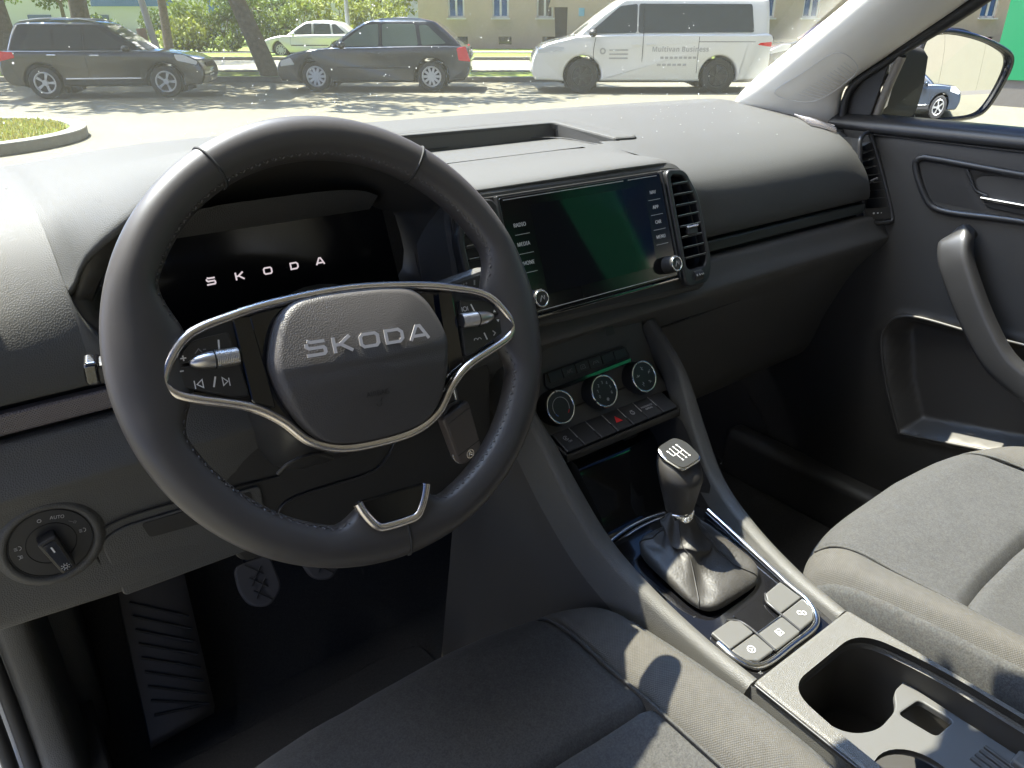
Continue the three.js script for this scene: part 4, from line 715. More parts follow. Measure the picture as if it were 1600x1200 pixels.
  part(deck, 'gear_trim', inF(DK, tube([[-0.068, 0.002, 0.02], [-0.067, 0.003, 0.045], [-0.056, 0.003, 0.064], [0.0, 0.003, 0.068], [0.052, 0.003, 0.064], [0.069, 0.003, 0.042], [0.0735, 0.0035, 0.0], [0.078, 0.006, -0.06], [0.082, 0.010, -0.125]], 0.0042, { n: 90 })), mat.chrome);
  const key = (pts, y = 0) => part(deck, 'deck_key', dk(pts, 0.005, 0.0012, 0.0005), mat.keyGrey);
  key([[-0.066, 0.008], [-0.034, 0.008], [-0.025, 0.016], [-0.025, 0.034], [-0.0655, 0.034]]);
  key([[-0.0655, 0.0355], [-0.025, 0.0355], [-0.025, 0.061], [-0.050, 0.0605], [-0.063, 0.052]]);
  key([[-0.022, 0.038], [0.022, 0.038], [0.022, 0.0625], [-0.022, 0.0625]]);
  key([[0.025, 0.016], [0.034, 0.006], [0.065, 0.004], [0.066, 0.033], [0.025, 0.034]]);
  key([[0.025, 0.0355], [0.066, 0.0345], [0.064, 0.050], [0.050, 0.060], [0.025, 0.061]]);
  part(deck, 'painted_key_recess', dk([[-0.022, 0.004], [0.022, 0.004], [0.022, 0.034], [-0.022, 0.034]], 0.001, 0.0002, 0.0003), mat.gloss);  // flat plate without depth; its black replaces the shade of a recess
  part(deck, 'recess_edge', inF(DK, tube([[-0.022, 0.004, 0.0365], [0.022, 0.004, 0.0365]], 0.0016, { n: 4 })), mat.chrome);
  for (const s of [-1, 1]) part(deck, 'key_divider', inF(DK, tube([[s * 0.036, 0.003, 0.005], [s * 0.0265, 0.004, 0.013], [s * 0.0238, 0.0055, 0.025], [s * 0.0237, 0.005, 0.062]], 0.0016, { n: 24 })), mat.satin);
  const icon = gs => inF(DK, merge(gs).rotateX(-Math.PI / 2).translate(0, 0.0057, 0));
  part(deck, 'key_symbol', icon([stroke(arc(-0.046, -0.047, 0.0042, 0, 340, 16), 0.0008, 0.0004, true), stroke([[-0.047, -0.0455], [-0.045, -0.047], [-0.047, -0.0485]], 0.0008)]), mat.white);
  part(deck, 'key_symbol', icon([stroke([[-0.0035, -0.0465], [0.0035, -0.0465], [0.0035, -0.0535], [-0.0035, -0.0535]], 0.0008, 0.0004, true), stroke([[-0.0012, -0.0485], [0.001, -0.050], [-0.0012, -0.0515]], 0.0008)]), mat.white);
  part(deck, 'key_symbol', icon([stroke(arc(0.044, -0.046, 0.0026, 0, 320, 12), 0.0008, 0.0004, true), stroke(arc(0.048, -0.049, 0.0026, 0, 320, 12), 0.0008, 0.0004, true)]), mat.white);
  part(deck, 'deck_lettering', icon([words('TC', 0.003).translate(-0.062, -0.0715, 0)]), mat.inkDim);
  // rear box with the cup holders
  const top = 0.606, Z0 = 0.249, Z1 = 0.62;
  const outer = rpoly([[-0.086, -Z0], [0.086, -Z0], [0.098, -Z1], [-0.098, -Z1]], 0.006);
  const openP = rpoly([[-0.068, -(Z0 + 0.022)], [0.068, -(Z0 + 0.022)], [0.086, -(Z0 + 0.10)], [0.089, -(Z1 - 0.03)], [-0.086, -(Z1 - 0.03)], [-0.077, -(Z0 + 0.09)]], [0.036, 0.036, 0.06, 0.02, 0.02, 0.06]);
  const wallPts = openP.getPoints(12);
  part(con, 'cup_holder_rim', slab(outer, 0.016, 0.004, [new THREE.Path(wallPts.map(p => p.clone()))], 10).rotateX(-Math.PI / 2).translate(0, top - 0.016, 0), mat.console);
  part(con, 'cup_holder_wall', grid([0.0015, 0.0, -0.006, -0.115].map((h, i) => wallPts.map(p => [p.x * (i === 0 ? 1.02 : 1), top - 0.004 + h, -p.y])), { closeJ: true }), mat.hard);
  const hole = (cx, cz, r) => new THREE.Path().absarc(cx, -cz, r, 0, Math.PI * 2, true);
  const sq = new THREE.Path(rpoly([[0.036, -0.345], [0.071, -0.349], [0.073, -0.384], [0.040, -0.382]], 0.006).getPoints(6).reverse());
  const py = 0.563;
  const plateS = rpoly([[-0.066, -(Z0 + 0.045)], [-0.036, -(Z0 + 0.045)], [-0.028, -(Z0 + 0.078)], [0.0, -(Z0 + 0.094)], [0.04, -(Z0 + 0.092)], [0.060, -(Z0 + 0.078)], [0.082, -(Z0 + 0.078)], [0.083, -0.55], [-0.082, -0.55], [-0.076, -0.34]], [0.002, 0.004, 0.03, 0.03, 0.03, 0.01, 0.002, 0.002, 0.002, 0.01]);
  const plate = part(con, 'cup_holder_insert', slab(plateS, 0.008, 0.0015, [hole(-0.028, 0.398, 0.041), sq], 16).rotateX(-Math.PI / 2).translate(0, py - 0.008, 0), mat.insert);
  part(plate, 'coin_slot', inF(frameOf(0.052, py, 0.43, 0, -0.1, 0), merge([-0.012, -0.004, 0.004, 0.012].map(d => rbox(0.004, 0.006, 0.03, 0.001).translate(d, 0, 0)))), mat.hard);
  part(plate, 'clip', rbox(0.02, 0.012, 0.03, 0.003).translate(0.072, py + 0.004, 0.455), mat.insert);
  part(con, 'socket', inF(frameOf(-0.058, 0.563, 0.325), new THREE.LatheGeometry([[0.0105, -0.02], [0.0105, 0.002], [0.0135, 0.004], [0.0145, 0.0]].map(p => new THREE.Vector2(...p)), 28)), mat.satin);
  part(con, 'cup_holder_base', rbox(0.17, 0.006, 0.36, 0.002).translate(0, 0.487, 0.44), mat.hardDark);
  for (const s of [-1, 1]) part(con, 'side_panel', grid([[[s * 0.087, 0.60, 0.246], [s * 0.092, 0.56, 0.246], [s * 0.11, 0.30, 0.246]], [[s * 0.099, 0.60, 0.64], [s * 0.103, 0.56, 0.64], [s * 0.115, 0.30, 0.64]]]), mat.console);
  part(con, 'rim_line', tube([[-0.0875, 0.604, 0.252], [-0.0995, 0.604, 0.62]], 0.0014, { n: 6 }), mat.satin);
}
// ---- gear lever
{
  const g = thing('gear_lever', 'black gear lever with glossy shift pattern cap, chrome collar and leather boot', 'gear lever', [0, 0.60, 0.10]);
  const base = (u) => { const a = u * 2 * Math.PI, c = Math.cos(a), s = Math.sin(a), e = 0.45; const x = Math.sign(c) * Math.abs(c) ** e, z = Math.sign(s) * Math.abs(s) ** e; return [x, z]; };
  const lv = [[0, 1.0, 0.0], [0.05, 1.0, 0.006], [0.14, 0.92, 0.011], [0.28, 0.66, 0.016], [0.42, 0.50, 0.024], [0.54, 0.46, 0.031], [0.60, 0.52, 0.035], [0.66, 0.42, 0.039], [0.78, 0.32, 0.050], [0.9, 0.27, 0.063], [1, 0.25, 0.074]];
  const LV = table(lv.map(r => r));
  const rows = []; for (let k = 0; k <= 36; k++) {
    const t = k / 36, [w, h] = LV(t), row = [];
    for (let j = 0; j < 64; j++) {
      const u = j / 64, [bx, bz] = base(u), a = u * 2 * Math.PI, rnd_ = sst(0.15, 0.7, t);
      const fold = 0.07 * Math.sin(t * Math.PI) * Math.sin(a * 3 + 0.9 + t * 5) + 0.05 * Math.sin(t * Math.PI * 2) * Math.sin(a * 5 - 1.1) + 0.16 * sst(0.1, 0.3, t) * (1 - sst(0.8, 1, t)) * noise.noise(Math.cos(a) * 1.6 + 4, Math.sin(a) * 1.6, t * 7);
      const x = lerp(bx, Math.cos(a), rnd_) * 0.057 * w * (1 + fold), z = lerp(bz, Math.sin(a), rnd_) * 0.060 * w * (1 + fold);
      const cz = lerp(0.103, 0.066, sst(0, 1, t)), by = lerp(0.629, 0.6065, clamp((cz + bz * 0.06 - 0.043) / 0.12, 0, 1));
      row.push([x, by + h * 0.92 + 0.004 * Math.sin(a * 4 + t * 9) * Math.sin(Math.PI * t), cz + z]);
    }
    rows.push(row);
  }
  const boot = part(g, 'boot', grid(rows, { closeJ: true }), mat.boot);
  const seamAt = j0 => rows.map(r => r[j0]).filter((_, i) => i % 3 === 0);
  for (const j0 of [10, 26, 42, 58]) part(boot, 'boot_seam', tube(seamAt(j0).map(p => [p[0] * 1.01, p[1] + 0.0008, p[2]]), 0.0009, { n: 40, seg: 5 }), mat.hardDark);
  // knob: lofted, leaning
  const F = frameOf(0, 0.672, 0.066, rad(-9), 0, 0);
  const kp = [[0.0, 0.0165, 0.0165, 0], [0.006, 0.0172, 0.0172, 0], [0.02, 0.0195, 0.0205, 0.001], [0.038, 0.0232, 0.025, 0.002], [0.052, 0.0252, 0.0275, 0.002], [0.062, 0.0252, 0.0272, 0.001], [0.070, 0.0228, 0.0245, 0.0], [0.0755, 0.0175, 0.019, -0.001], [0.0775, 0.012, 0.013, -0.001], [0.0782, 0.0, 0.0, -0.001]];
  const KT = table(kp);
  const kr = []; for (let k = 0; k <= 40; k++) { const h = 0.0782 * k / 40, [a, b, dz] = k === 40 ? [0.001, 0.001, -0.001] : KT(h); kr.push(Array.from({ length: 40 }, (_, j) => { const q = j / 40 * 2 * Math.PI; return [a * Math.cos(q), h - (0.42 * b * Math.sin(q) - 0.12 * a * Math.cos(q)) * sst(0.03, 0.072, h), dz + b * Math.sin(q)]; })); }
  const knob = part(g, 'knob', inF(F, grid(kr, { closeJ: true })), mat.knob);
  const CF = F.clone().multiply(new THREE.Matrix4().makeTranslation(0, 0.0772, 0.001)).multiply(new THREE.Matrix4().makeRotationZ(rad(7))).multiply(new THREE.Matrix4().makeRotationX(rad(-90 + 23)));
  const capS = s => rpoly([[-0.0185, 0.006], [-0.013, 0.019], [0.013, 0.019], [0.0185, 0.006], [0.0145, -0.018], [-0.0145, -0.018]].map(p => [p[0] * s, p[1] * s]), 0.009);
  part(knob, 'cap_rim', inF(CF, slab(capS(1.2), 0.005, 0.0015, [], 8).translate(0, 0, -0.0025)), mat.chrome);
  part(knob, 'cap', inF(CF, slab(capS(1.13), 0.0022, 0.0008, [], 8).translate(0, 0, 0.0012)), M([0.03, 0.03, 0.028], 0.16));
  const sp = [stroke([[-0.0075, 0.009], [-0.0075, -0.008]], 0.0008), stroke([[-0.0005, 0.009], [-0.0005, -0.008]], 0.0009), stroke([[0.0065, 0.009], [0.0065, -0.008]], 0.0009), stroke([[-0.0135, 0.0005], [0.0065, 0.0005]], 0.0009), stroke([[-0.0135, 0.008], [-0.0135, 0.0005]], 0.0009)];
  part(knob, 'shift_pattern', inF(CF, merge(sp).scale(0.85, 0.85, 1).translate(0.001, 0, 0.0034)), mat.white);
  [['1', -0.0075, 0.0118], ['3', -0.0005, 0.0118], ['5', 0.0065, 0.0118], ['R', -0.0135, 0.0105], ['2', -0.0075, -0.011], ['4', -0.0005, -0.011], ['6', 0.0065, -0.011]].forEach(([t, x, y]) => part(knob, 'gear_number', inF(CF, words(t, 0.0031, { bold: true }).translate(x * 0.85 + 0.001, y * 0.85, 0.0034)), mat.white));
  part(g, 'collar', inF(F, new THREE.LatheGeometry([[0.0135, -0.016], [0.016, -0.014], [0.0168, -0.006], [0.0175, 0.0], [0.0178, 0.004], [0.0165, 0.006]].map(p => new THREE.Vector2(...p)), 40)), mat.chrome);
}

// ================================================================ SEATS
function makeSeat(name, label, cx, zf, top) {
  const s = thing(name, label, 'seat', [cx, 0.28, zf + 0.3], 0, 'front seats of the car');
  const NI = 140, NJ = 90, uA = 45 / 70, uB = 60 / 70, vS = 38 / 90, P = [], HW = 0.285, len = 0.60;
  const seamX = x => 0.19;
  const point = (u, v) => {
    const ax = Math.abs(u), sg = Math.sign(u);
    const x = ax < uA ? ax / uA * 0.19 : ax < uB ? 0.19 + (ax - uA) / (uB - uA) * 0.066 : 0.256 + 0.029 * Math.sin((ax - uB) / (1 - uB) * Math.PI / 2);
    const drop = ax < uB ? 0 : 0.14 * (1 - Math.cos((ax - uB) / (1 - uB) * Math.PI / 2)) ;
    const front = 0.075 * (x / HW) ** 4 + 0.01 * (x / HW) ** 2;
    let z, y = top;
    if (v < 0.24) { const t = v / 0.24, f = (1 - t) * 1.9; z = front + 0.07 * (1 - Math.sin(Math.min(f, Math.PI / 2))); y -= 0.06 * (1 - Math.cos(Math.min(f, Math.PI / 2))) + Math.max(0, f - Math.PI / 2) * 0.3; }
    else z = lerp(front + 0.07, len, (v - 0.24) / 0.76);
    const b = sst(0.17, 0.235, x) * (0.012 + 0.022 * sst(0.05, 0.3, z)) - 0.018 * sst(0.235, 0.285, x);
    y += b * (v < 0.24 ? v / 0.24 : 1) - 0.035 * sst(0.08, 0.4, z) * (1 - sst(0.12, 0.2, x)) - drop;
    const groove = d => 0.007 * Math.exp(-((d / 0.005) ** 2));
    y -= groove(x - 0.19) + groove(x - 0.256) + (x < 0.19 ? groove((v - vS) * 0.7) * 1.6 : 0);
    y += 0.0016 * noise.noise(x * sg * 22 + cx * 9, z * 22, 3) + 0.0025 * noise.noise(x * sg * 8 + cx * 5, z * 9, 7);
    return [cx + sg * x, y, zf + z];
  };
  for (let i = 0; i <= NI; i++) { const row = []; for (let j = 0; j <= NJ; j++) { let u = i / NI * 2 - 1; row.push(point(u === 0 ? 1e-6 : u, j / NJ)); } P.push(row); }
  const piece = (nm, m, i0, i1, j0, j1) => part(s, nm, grid(P.slice(i0, i1 + 1).map(r => r.slice(j0, j1 + 1))), m);
  piece('cushion_front', mat.fabric, 25, 115, 0, 38); piece('cushion_rear', mat.fabric, 25, 115, 38, 90);
  piece('bolster', mat.weave, 10, 25, 0, 90); piece('bolster', mat.weave, 115, 130, 0, 90);
  piece('side_panel', mat.bolster, 0, 10, 0, 90); piece('side_panel', mat.bolster, 130, 140, 0, 90);
  for (const q of [-1, 1]) part(s, 'piping', tube(steps(0.1, 0.98, 14).map(v => { const p = point(q * uA, v); return [p[0], p[1] + 0.0055, p[2]]; }), 0.0018, { n: 60, seg: 6 }), mat.bolster);
  part(s, 'frame', rbox(0.46, 0.12, 0.44, 0.02).translate(cx, 0.42, zf + 0.34), mat.hardDark);
  part(s, 'rail', rbox(0.04, 0.08, 0.5, 0.01).translate(cx - 0.18, 0.31, zf + 0.34), mat.hardDark);
  part(s, 'rail', rbox(0.04, 0.08, 0.5, 0.01).translate(cx + 0.18, 0.31, zf + 0.34), mat.hardDark);
  part(s, 'backrest', rbox(0.50, 0.66, 0.13, 0.06, 5).applyMatrix4(frameOf(cx, top + 0.27, zf + 0.72, rad(22), 0, 0)), mat.fabric);
  part(s, 'headrest', rbox(0.26, 0.18, 0.10, 0.045, 5).applyMatrix4(frameOf(cx, top + 0.68, zf + 0.87, rad(15), 0, 0)), mat.fabric);
}
makeSeat('driver_seat', 'dark cloth driver seat cushion with woven side bolster under the steering wheel', -0.37, -0.018, 0.588);
makeSeat('passenger_seat', 'sunlit grey cloth passenger seat beside the door with the pocket', 0.385, 0.118, 0.602);

// ================================================================ FOOTWELL
{
  const fr = thing('footrest', 'ribbed black rubber footrest in the driver footwell', 'footrest', [-0.53, 0.27, -0.4]);
  const a = V(-0.585, 0.328, -0.315), b = V(-0.497, 0.328, -0.322), c = V(-0.475, 0.448, -0.47), d = V(-0.565, 0.458, -0.47);
  const bil = (u, v, h = 0) => { const p = a.clone().lerp(b, u).lerp(d.clone().lerp(c, u), v); return [p.x, p.y + h * 0.78, p.z + h * 0.62]; };
  part(fr, 'pad', grid([[-0.02, -0.05], [0, 0], [0.5, 0.0], [1, 0], [1.02, -0.05]].map(([u, h]) => [bil(u, -0.03, h - 0.04), bil(u, 0, h), bil(u, 0.5, h), bil(u, 1.1, h)])), mat.footRubber);
  for (let k = 0; k < 9; k++) { const v = 0.1 + k * 0.1; part(fr, 'rib', tube([bil(0.12, v + 0.04, 0.001), bil(0.92, Math.max(0.03, v - 0.20), 0.001)], 0.002, { n: 4, seg: 6 }), mat.hardDark); }
  const pedal = (x, label, nm) => {
    const p = thing(nm, label, 'pedal', [x, 0.42, -0.4]);
    const F = frameOf(x, 0.452, -0.385, -rad(38), 0, 0);
    const pad = part(p, 'pad', inF(F, slab(rpoly([[-0.026, 0.036], [0.028, 0.036], [0.03, -0.018], [0.004, -0.038], [-0.022, -0.026], [-0.03, 0.0]], 0.012), 0.012, 0.003)), mat.footRubber);
    for (let k = 0; k < 5; k++) part(pad, 'tread', inF(F, rbox(0.044, 0.0025, 0.004, 0.001).rotateZ(k % 2 ? 0.7 : -0.7).scale(0.62, 0.8, 1).translate(0, 0.022 - 0.010 * k, 0.0125)), mat.hardDark);
    part(p, 'arm', tube([[x, 0.45, -0.39], [x, 0.52, -0.44], [x, 0.66, -0.47]], 0.008, { n: 16 }), mat.hardDark);
  };
  pedal(-0.393, 'black rubber clutch pedal beside the footrest', 'clutch_pedal');
  pedal(-0.295, 'black rubber brake pedal between clutch and centre console', 'brake_pedal');
  const fm = thing('floor_mat', 'black ribbed floor mat in front of the driver seat', 'mat', [-0.42, 0.27, -0.1]);
  part(fm, 'mat', slab(rpoly([[-0.62, 0.30], [-0.18, 0.30], [-0.16, -0.15], [-0.62, -0.15]], 0.03), 0.008, 0.002).rotateX(-Math.PI / 2).translate(0, 0.271, 0), mat.carpet);
  for (let k = 0; k < 14; k++) part(fm, 'rib', rbox(0.002 + 0.003, 0.004, 0.10, 0.001).translate(-0.60 + k * 0.02, 0.281, -0.02), mat.footRubber);
}

// ================================================================ PASSENGER DOOR
{
  const d = thing('passenger_door', 'dark passenger door panel with chrome latch handle, grab handle and pocket', 'door', [0.74, 0.28, 0.35]);
  // inner panel as a sheet: depth by height, running along z; pocket and latch bowl are pressed into it
  const prof = table([[0.26, 0.715], [0.40, 0.700], [0.52, 0.693], [0.60, 0.694], [0.70, 0.698], [0.80, 0.698], [0.90, 0.700], [1.0, 0.704], [1.03, 0.706], [1.045, 0.7115]]);
  const inside = (z, y, poly) => { let c = false; for (let i = 0, j = poly.length - 1; i < poly.length; j = i++) { const [zi, yi] = poly[i], [zj, yj] = poly[j]; if ((yi > y) !== (yj > y) && z < (zj - zi) * (y - yi) / (yj - yi) + zi) c = !c; } return c; };
  const pocket = [[-0.062, 0.70], [-0.04, 0.735], [0.10, 0.745], [0.5, 0.76], [0.5, 0.58], [0.21, 0.562], [0.012, 0.52], [-0.03, 0.60]];
  const dist = (z, y, poly) => { let b = 9; for (let i = 0, j = poly.length - 1; i < poly.length; j = i++) { const [x1, y1] = poly[j], [x2, y2] = poly[i], l = (x2 - x1) ** 2 + (y2 - y1) ** 2, t = clamp(((z - x1) * (x2 - x1) + (y - y1) * (y2 - y1)) / l, 0, 1); b = Math.min(b, Math.hypot(z - x1 - t * (x2 - x1), y - y1 - t * (y2 - y1))); } return b; };
  const rows = []; for (let i = 0; i <= 150; i++) { const z = lerp(-0.36, 0.85, i / 150), row = []; for (let j = 0; j <= 110; j++) { const y = lerp(0.26, 1.034, j / 110); let x = prof(y)[0] + 0.02 * sst(-0.1, -0.3, z); if (inside(z, y, pocket)) x += 0.045 * sst(0, 0.022, dist(z, y, pocket)); else x -= 0.006 * (1 - sst(0.0, 0.016, dist(z, y, pocket))); row.push([x, y, z]); } rows.push(row); }
  const panel = part(d, 'inner_panel', grid(rows), mat.hard);
  // pocket edge
  part(panel, 'pocket_edge', tube(pocket.slice(0, 3).concat([[0.5, 0.76]]).reverse().concat([pocket[0], [-0.058, 0.67], [-0.03, 0.60], [0.012, 0.52]]).filter((p, i, a) => !i || p !== a[i - 1]).map(([z, y]) => [prof(y)[0] - 0.007, y, z]).reduce((a, p) => (a.length && Math.hypot(a[a.length - 1][1] - p[1], a[a.length - 1][2] - p[2]) < 0.004 ? a : [...a, p]), []), 0.0028, { n: 80 }), mat.hard);
  part(panel, 'pocket_edge', tube([[0.690, 0.52, 0.012], [0.688, 0.54, 0.1], [0.688, 0.562, 0.21], [0.688, 0.58, 0.5]], 0.0035, { n: 30 }), mat.hard);
  // belt capping: rounded top roll
  const cap = [[0.7085, 1.0335], [0.703, 1.0345], [0.698, 1.038], [0.698, 1.046], [0.703, 1.054], [0.712, 1.059], [0.73, 1.062], [0.752, 1.062], [0.758, 1.055]];
  part(d, 'belt_capping', grid(steps(-0.3, 0.85, 30).map(z => cap.map(([x, y]) => [x + 0.012 * sst(-0.12, -0.28, z), y, z]))), mat.satin);
  part(d, 'belt_groove', tube([[0.711, 1.033, -0.30], [0.7035, 1.0325, -0.1], [0.7035, 1.0325, 0.85]], 0.0016, { n: 20, seg: 6 }), mat.cavity);
  // latch bowl: raised frame and recessed bowl with chrome handle
  const ring = [[-0.078, 0.998], [-0.070, 1.006], [-0.05, 1.0065], [0.10, 0.9995], [0.36, 0.998], [0.36, 0.932], [0.10, 0.932], [-0.025, 0.9285], [-0.042, 0.937]];
  const bowl = part(d, 'latch_surround', tube(ring.map(([z, y]) => [0.700, y, z]), 0.0055, { closed: true, n: 120 }), mat.satin);
  part(bowl, 'latch_bowl', grid(steps(-0.072, 0.35, 40).map(z => steps(0.0, 1, 12).map(t => { const zz = z, lo = lerp(0.94, 0.935, sst(-0.06, 0.1, z)) + 0.055 * (1 - sst(-0.075, -0.035, z)), y = lerp(lo, 1.0, t); const deep = 0.045 * sst(0.0, 0.07, z - 0.02 + 0.05 * (t - 0.5)) * Math.sin(Math.PI * clamp(t * 1.15 - 0.02, 0, 1)); return [0.697 + 0.004 + deep, y, zz]; }))), mat.hardDark);
  part(bowl, 'bowl_edge', tube([[0.6985, 0.998, 0.005], [0.6985, 0.985, 0.014], [0.699, 0.968, 0.026], [0.6985, 0.962, 0.045]], 0.0025, { n: 20 }), mat.satin);
  part(bowl, 'latch_handle', slab(rpoly([[0.036, 0.9605], [0.16, 0.958], [0.18, 0.950], [0.16, 0.9505], [0.036, 0.955]], 0.002), 0.014, 0.002).rotateY(-Math.PI / 2).translate(0.708, 0, 0).scale(1, 1, 1), mat.chrome);
  part(bowl, 'latch_lever', slab(rpoly([[0.04, 0.952], [0.15, 0.950], [0.14, 0.94], [0.05, 0.944]], 0.003), 0.01, 0.002).rotateY(-Math.PI / 2).translate(0.708, 0, 0), mat.satin);
  // grab handle: swept rounded bar
  const gp = spline([[0.690, 0.892, 0.026], [0.668, 0.888, 0.03], [0.656, 0.868, 0.040], [0.650, 0.83, 0.065], [0.648, 0.77, 0.108], [0.648, 0.725, 0.15], [0.650, 0.70, 0.20], [0.652, 0.685, 0.27], [0.655, 0.68, 0.45]], 60);
  part(d, 'grab_handle', grid(gp.map((p, i) => { const w = 0.025 - 0.003 * sst(0, 60, i), a = gp[Math.max(0, i - 1)], b = gp[Math.min(60, i + 1)], t = V(b[0] - a[0], b[1] - a[1], b[2] - a[2]).normalize(), s = V(1, 0, 0).cross(t).normalize(), o = t.clone().cross(s).normalize(); return Array.from({ length: 20 }, (_, k) => { const q = k / 20 * 2 * Math.PI, c = Math.sign(Math.cos(q)) * Math.abs(Math.cos(q)) ** 0.5 * w, e = Math.sign(Math.sin(q)) * Math.abs(Math.sin(q)) ** 0.5 * 0.015; return [p[0] + s.x * c + o.x * e, p[1] + s.y * c + o.y * e, p[2] + s.z * c + o.z * e]; }); }), { closeJ: true }), mat.satin);
  part(d, 'armrest', rbox(0.075, 0.04, 0.5, 0.016, 3).translate(0.678, 0.672, 0.55), mat.hard);
  part(d, 'armrest_trim', tube([[0.640, 0.690, 0.165], [0.636, 0.672, 0.25], [0.638, 0.668, 0.45]], 0.002, { n: 20 }), mat.satin);
  // outer skin and window
  part(d, 'outer_skin', grid([[0.2, 0.83], [0.6, 0.855], [0.9, 0.83], [1.05, 0.775], [1.056, 0.758]].map(([y, x]) => steps(-0.55, 0.85, 6).map(z => [x, y, z]))), mat.paintSelf);
  part(d, 'window_glass', grid(steps(0, 1, 6).map(t => steps(0, 1, 10).map(u => [lerp(0.756, 0.672, t), lerp(1.05, 1.46, t), lerp(lerp(-0.185, 0.23, t), 0.80, u)]))), mat.pane);
  part(d, 'window_channel', tube([[0.742, 1.055, -0.185], [0.740, 1.10, -0.175], [0.730, 1.158, -0.155]], 0.008, { n: 12 }), mat.channel);
  part(d, 'corner_trim', slab(rpoly([[-0.245, 1.05], [-0.19, 1.05], [-0.172, 1.158], [-0.205, 1.135], [-0.238, 1.09]], 0.006), 0.006, 0.002).rotateY(-Math.PI / 2).translate(0.735, 0, 0), mat.hardDark);
  part(d, 'window_frame', tube([[0.735, 1.16, -0.175], [0.715, 1.24, -0.045], [0.675, 1.40, 0.165], [0.655, 1.46, 0.25], [0.648, 1.475, 0.4], [0.648, 1.475, 0.8]], 0.012, { n: 40 }), mat.seal);
}
// ---- door mirror outside
{
  const m = thing('door_mirror', 'black door mirror reflecting a pale wall and parked car', 'mirror', [0.92, 1.03, -0.17]);
  const n = V(-0.36, 0.03, 0.93).normalize(), c = V(0.968, 1.116, -0.160);
  const ux = V(0, 1, 0).cross(n).normalize(), uy = n.clone().cross(ux);
  const W = (x, y, z) => { const p = c.clone().addScaledVector(ux, x).addScaledVector(uy, y).addScaledVector(n, z); return [p.x, p.y, p.z]; };
  const outline = spline([[-0.098, 0.052, 0], [-0.088, 0.066, 0], [-0.06, 0.0725, 0], [0.0, 0.066, 0], [0.06, 0.05, 0], [0.095, 0.033, 0], [0.10, 0.018, 0], [0.088, -0.02, 0], [0.066, -0.056, 0], [0.045, -0.066, 0], [-0.02, -0.071, 0], [-0.075, -0.073, 0], [-0.092, -0.060, 0], [-0.099, 0.0, 0]], 96, true).slice(0, 96);
  const R = 1.1, gl = [1, 0.92, 0.8, 0.65, 0.5, 0.35, 0.2, 0.08, 0].map(f => outline.map(p => { const x = p[0] * f, y = p[1] * f; return W(x, y, 0.006 - (x * x + y * y) / (2 * R)); }));
  part(m, 'mirror_glass', grid(gl, { closeJ: true }), mat.mirror);
  const ringAt = (f, dx, z) => outline.map(p => W(p[0] * f + dx, p[1] * f, z));
  const hs = part(m, 'housing', grid([ringAt(1.0, 0, -0.006), ringAt(1.02, 0, 0.007), ringAt(1.07, 0.003, 0.011), ringAt(1.14, 0.006, 0.002), ringAt(1.19, 0.01, -0.03), ringAt(1.12, 0.012, -0.07), ringAt(0.8, 0.01, -0.105), ringAt(0.3, 0.0, -0.118), ringAt(0.02, 0, -0.12)], { closeJ: true }), mat.mirrorHousing);
  part(m, 'mirror_arm', grid([[0.762, 1.062], [0.80, 1.055], [0.87, 1.045]].map(([x, y]) => Array.from({ length: 14 }, (_, k) => { const a = k / 14 * 2 * Math.PI; return [x, y + 0.06 + 0.066 * Math.sign(Math.sin(a)) * Math.abs(Math.sin(a)) ** 0.4, -0.215 + 0.04 * Math.cos(a)]; })), { closeJ: true }), mat.cavity);
  part(m, 'indicator', tube([W(-0.06, 0.080, -0.045), W(0.04, 0.078, -0.05), W(0.10, 0.05, -0.05)], 0.004, { n: 16 }), mat.pane2 || mat.satin);
}

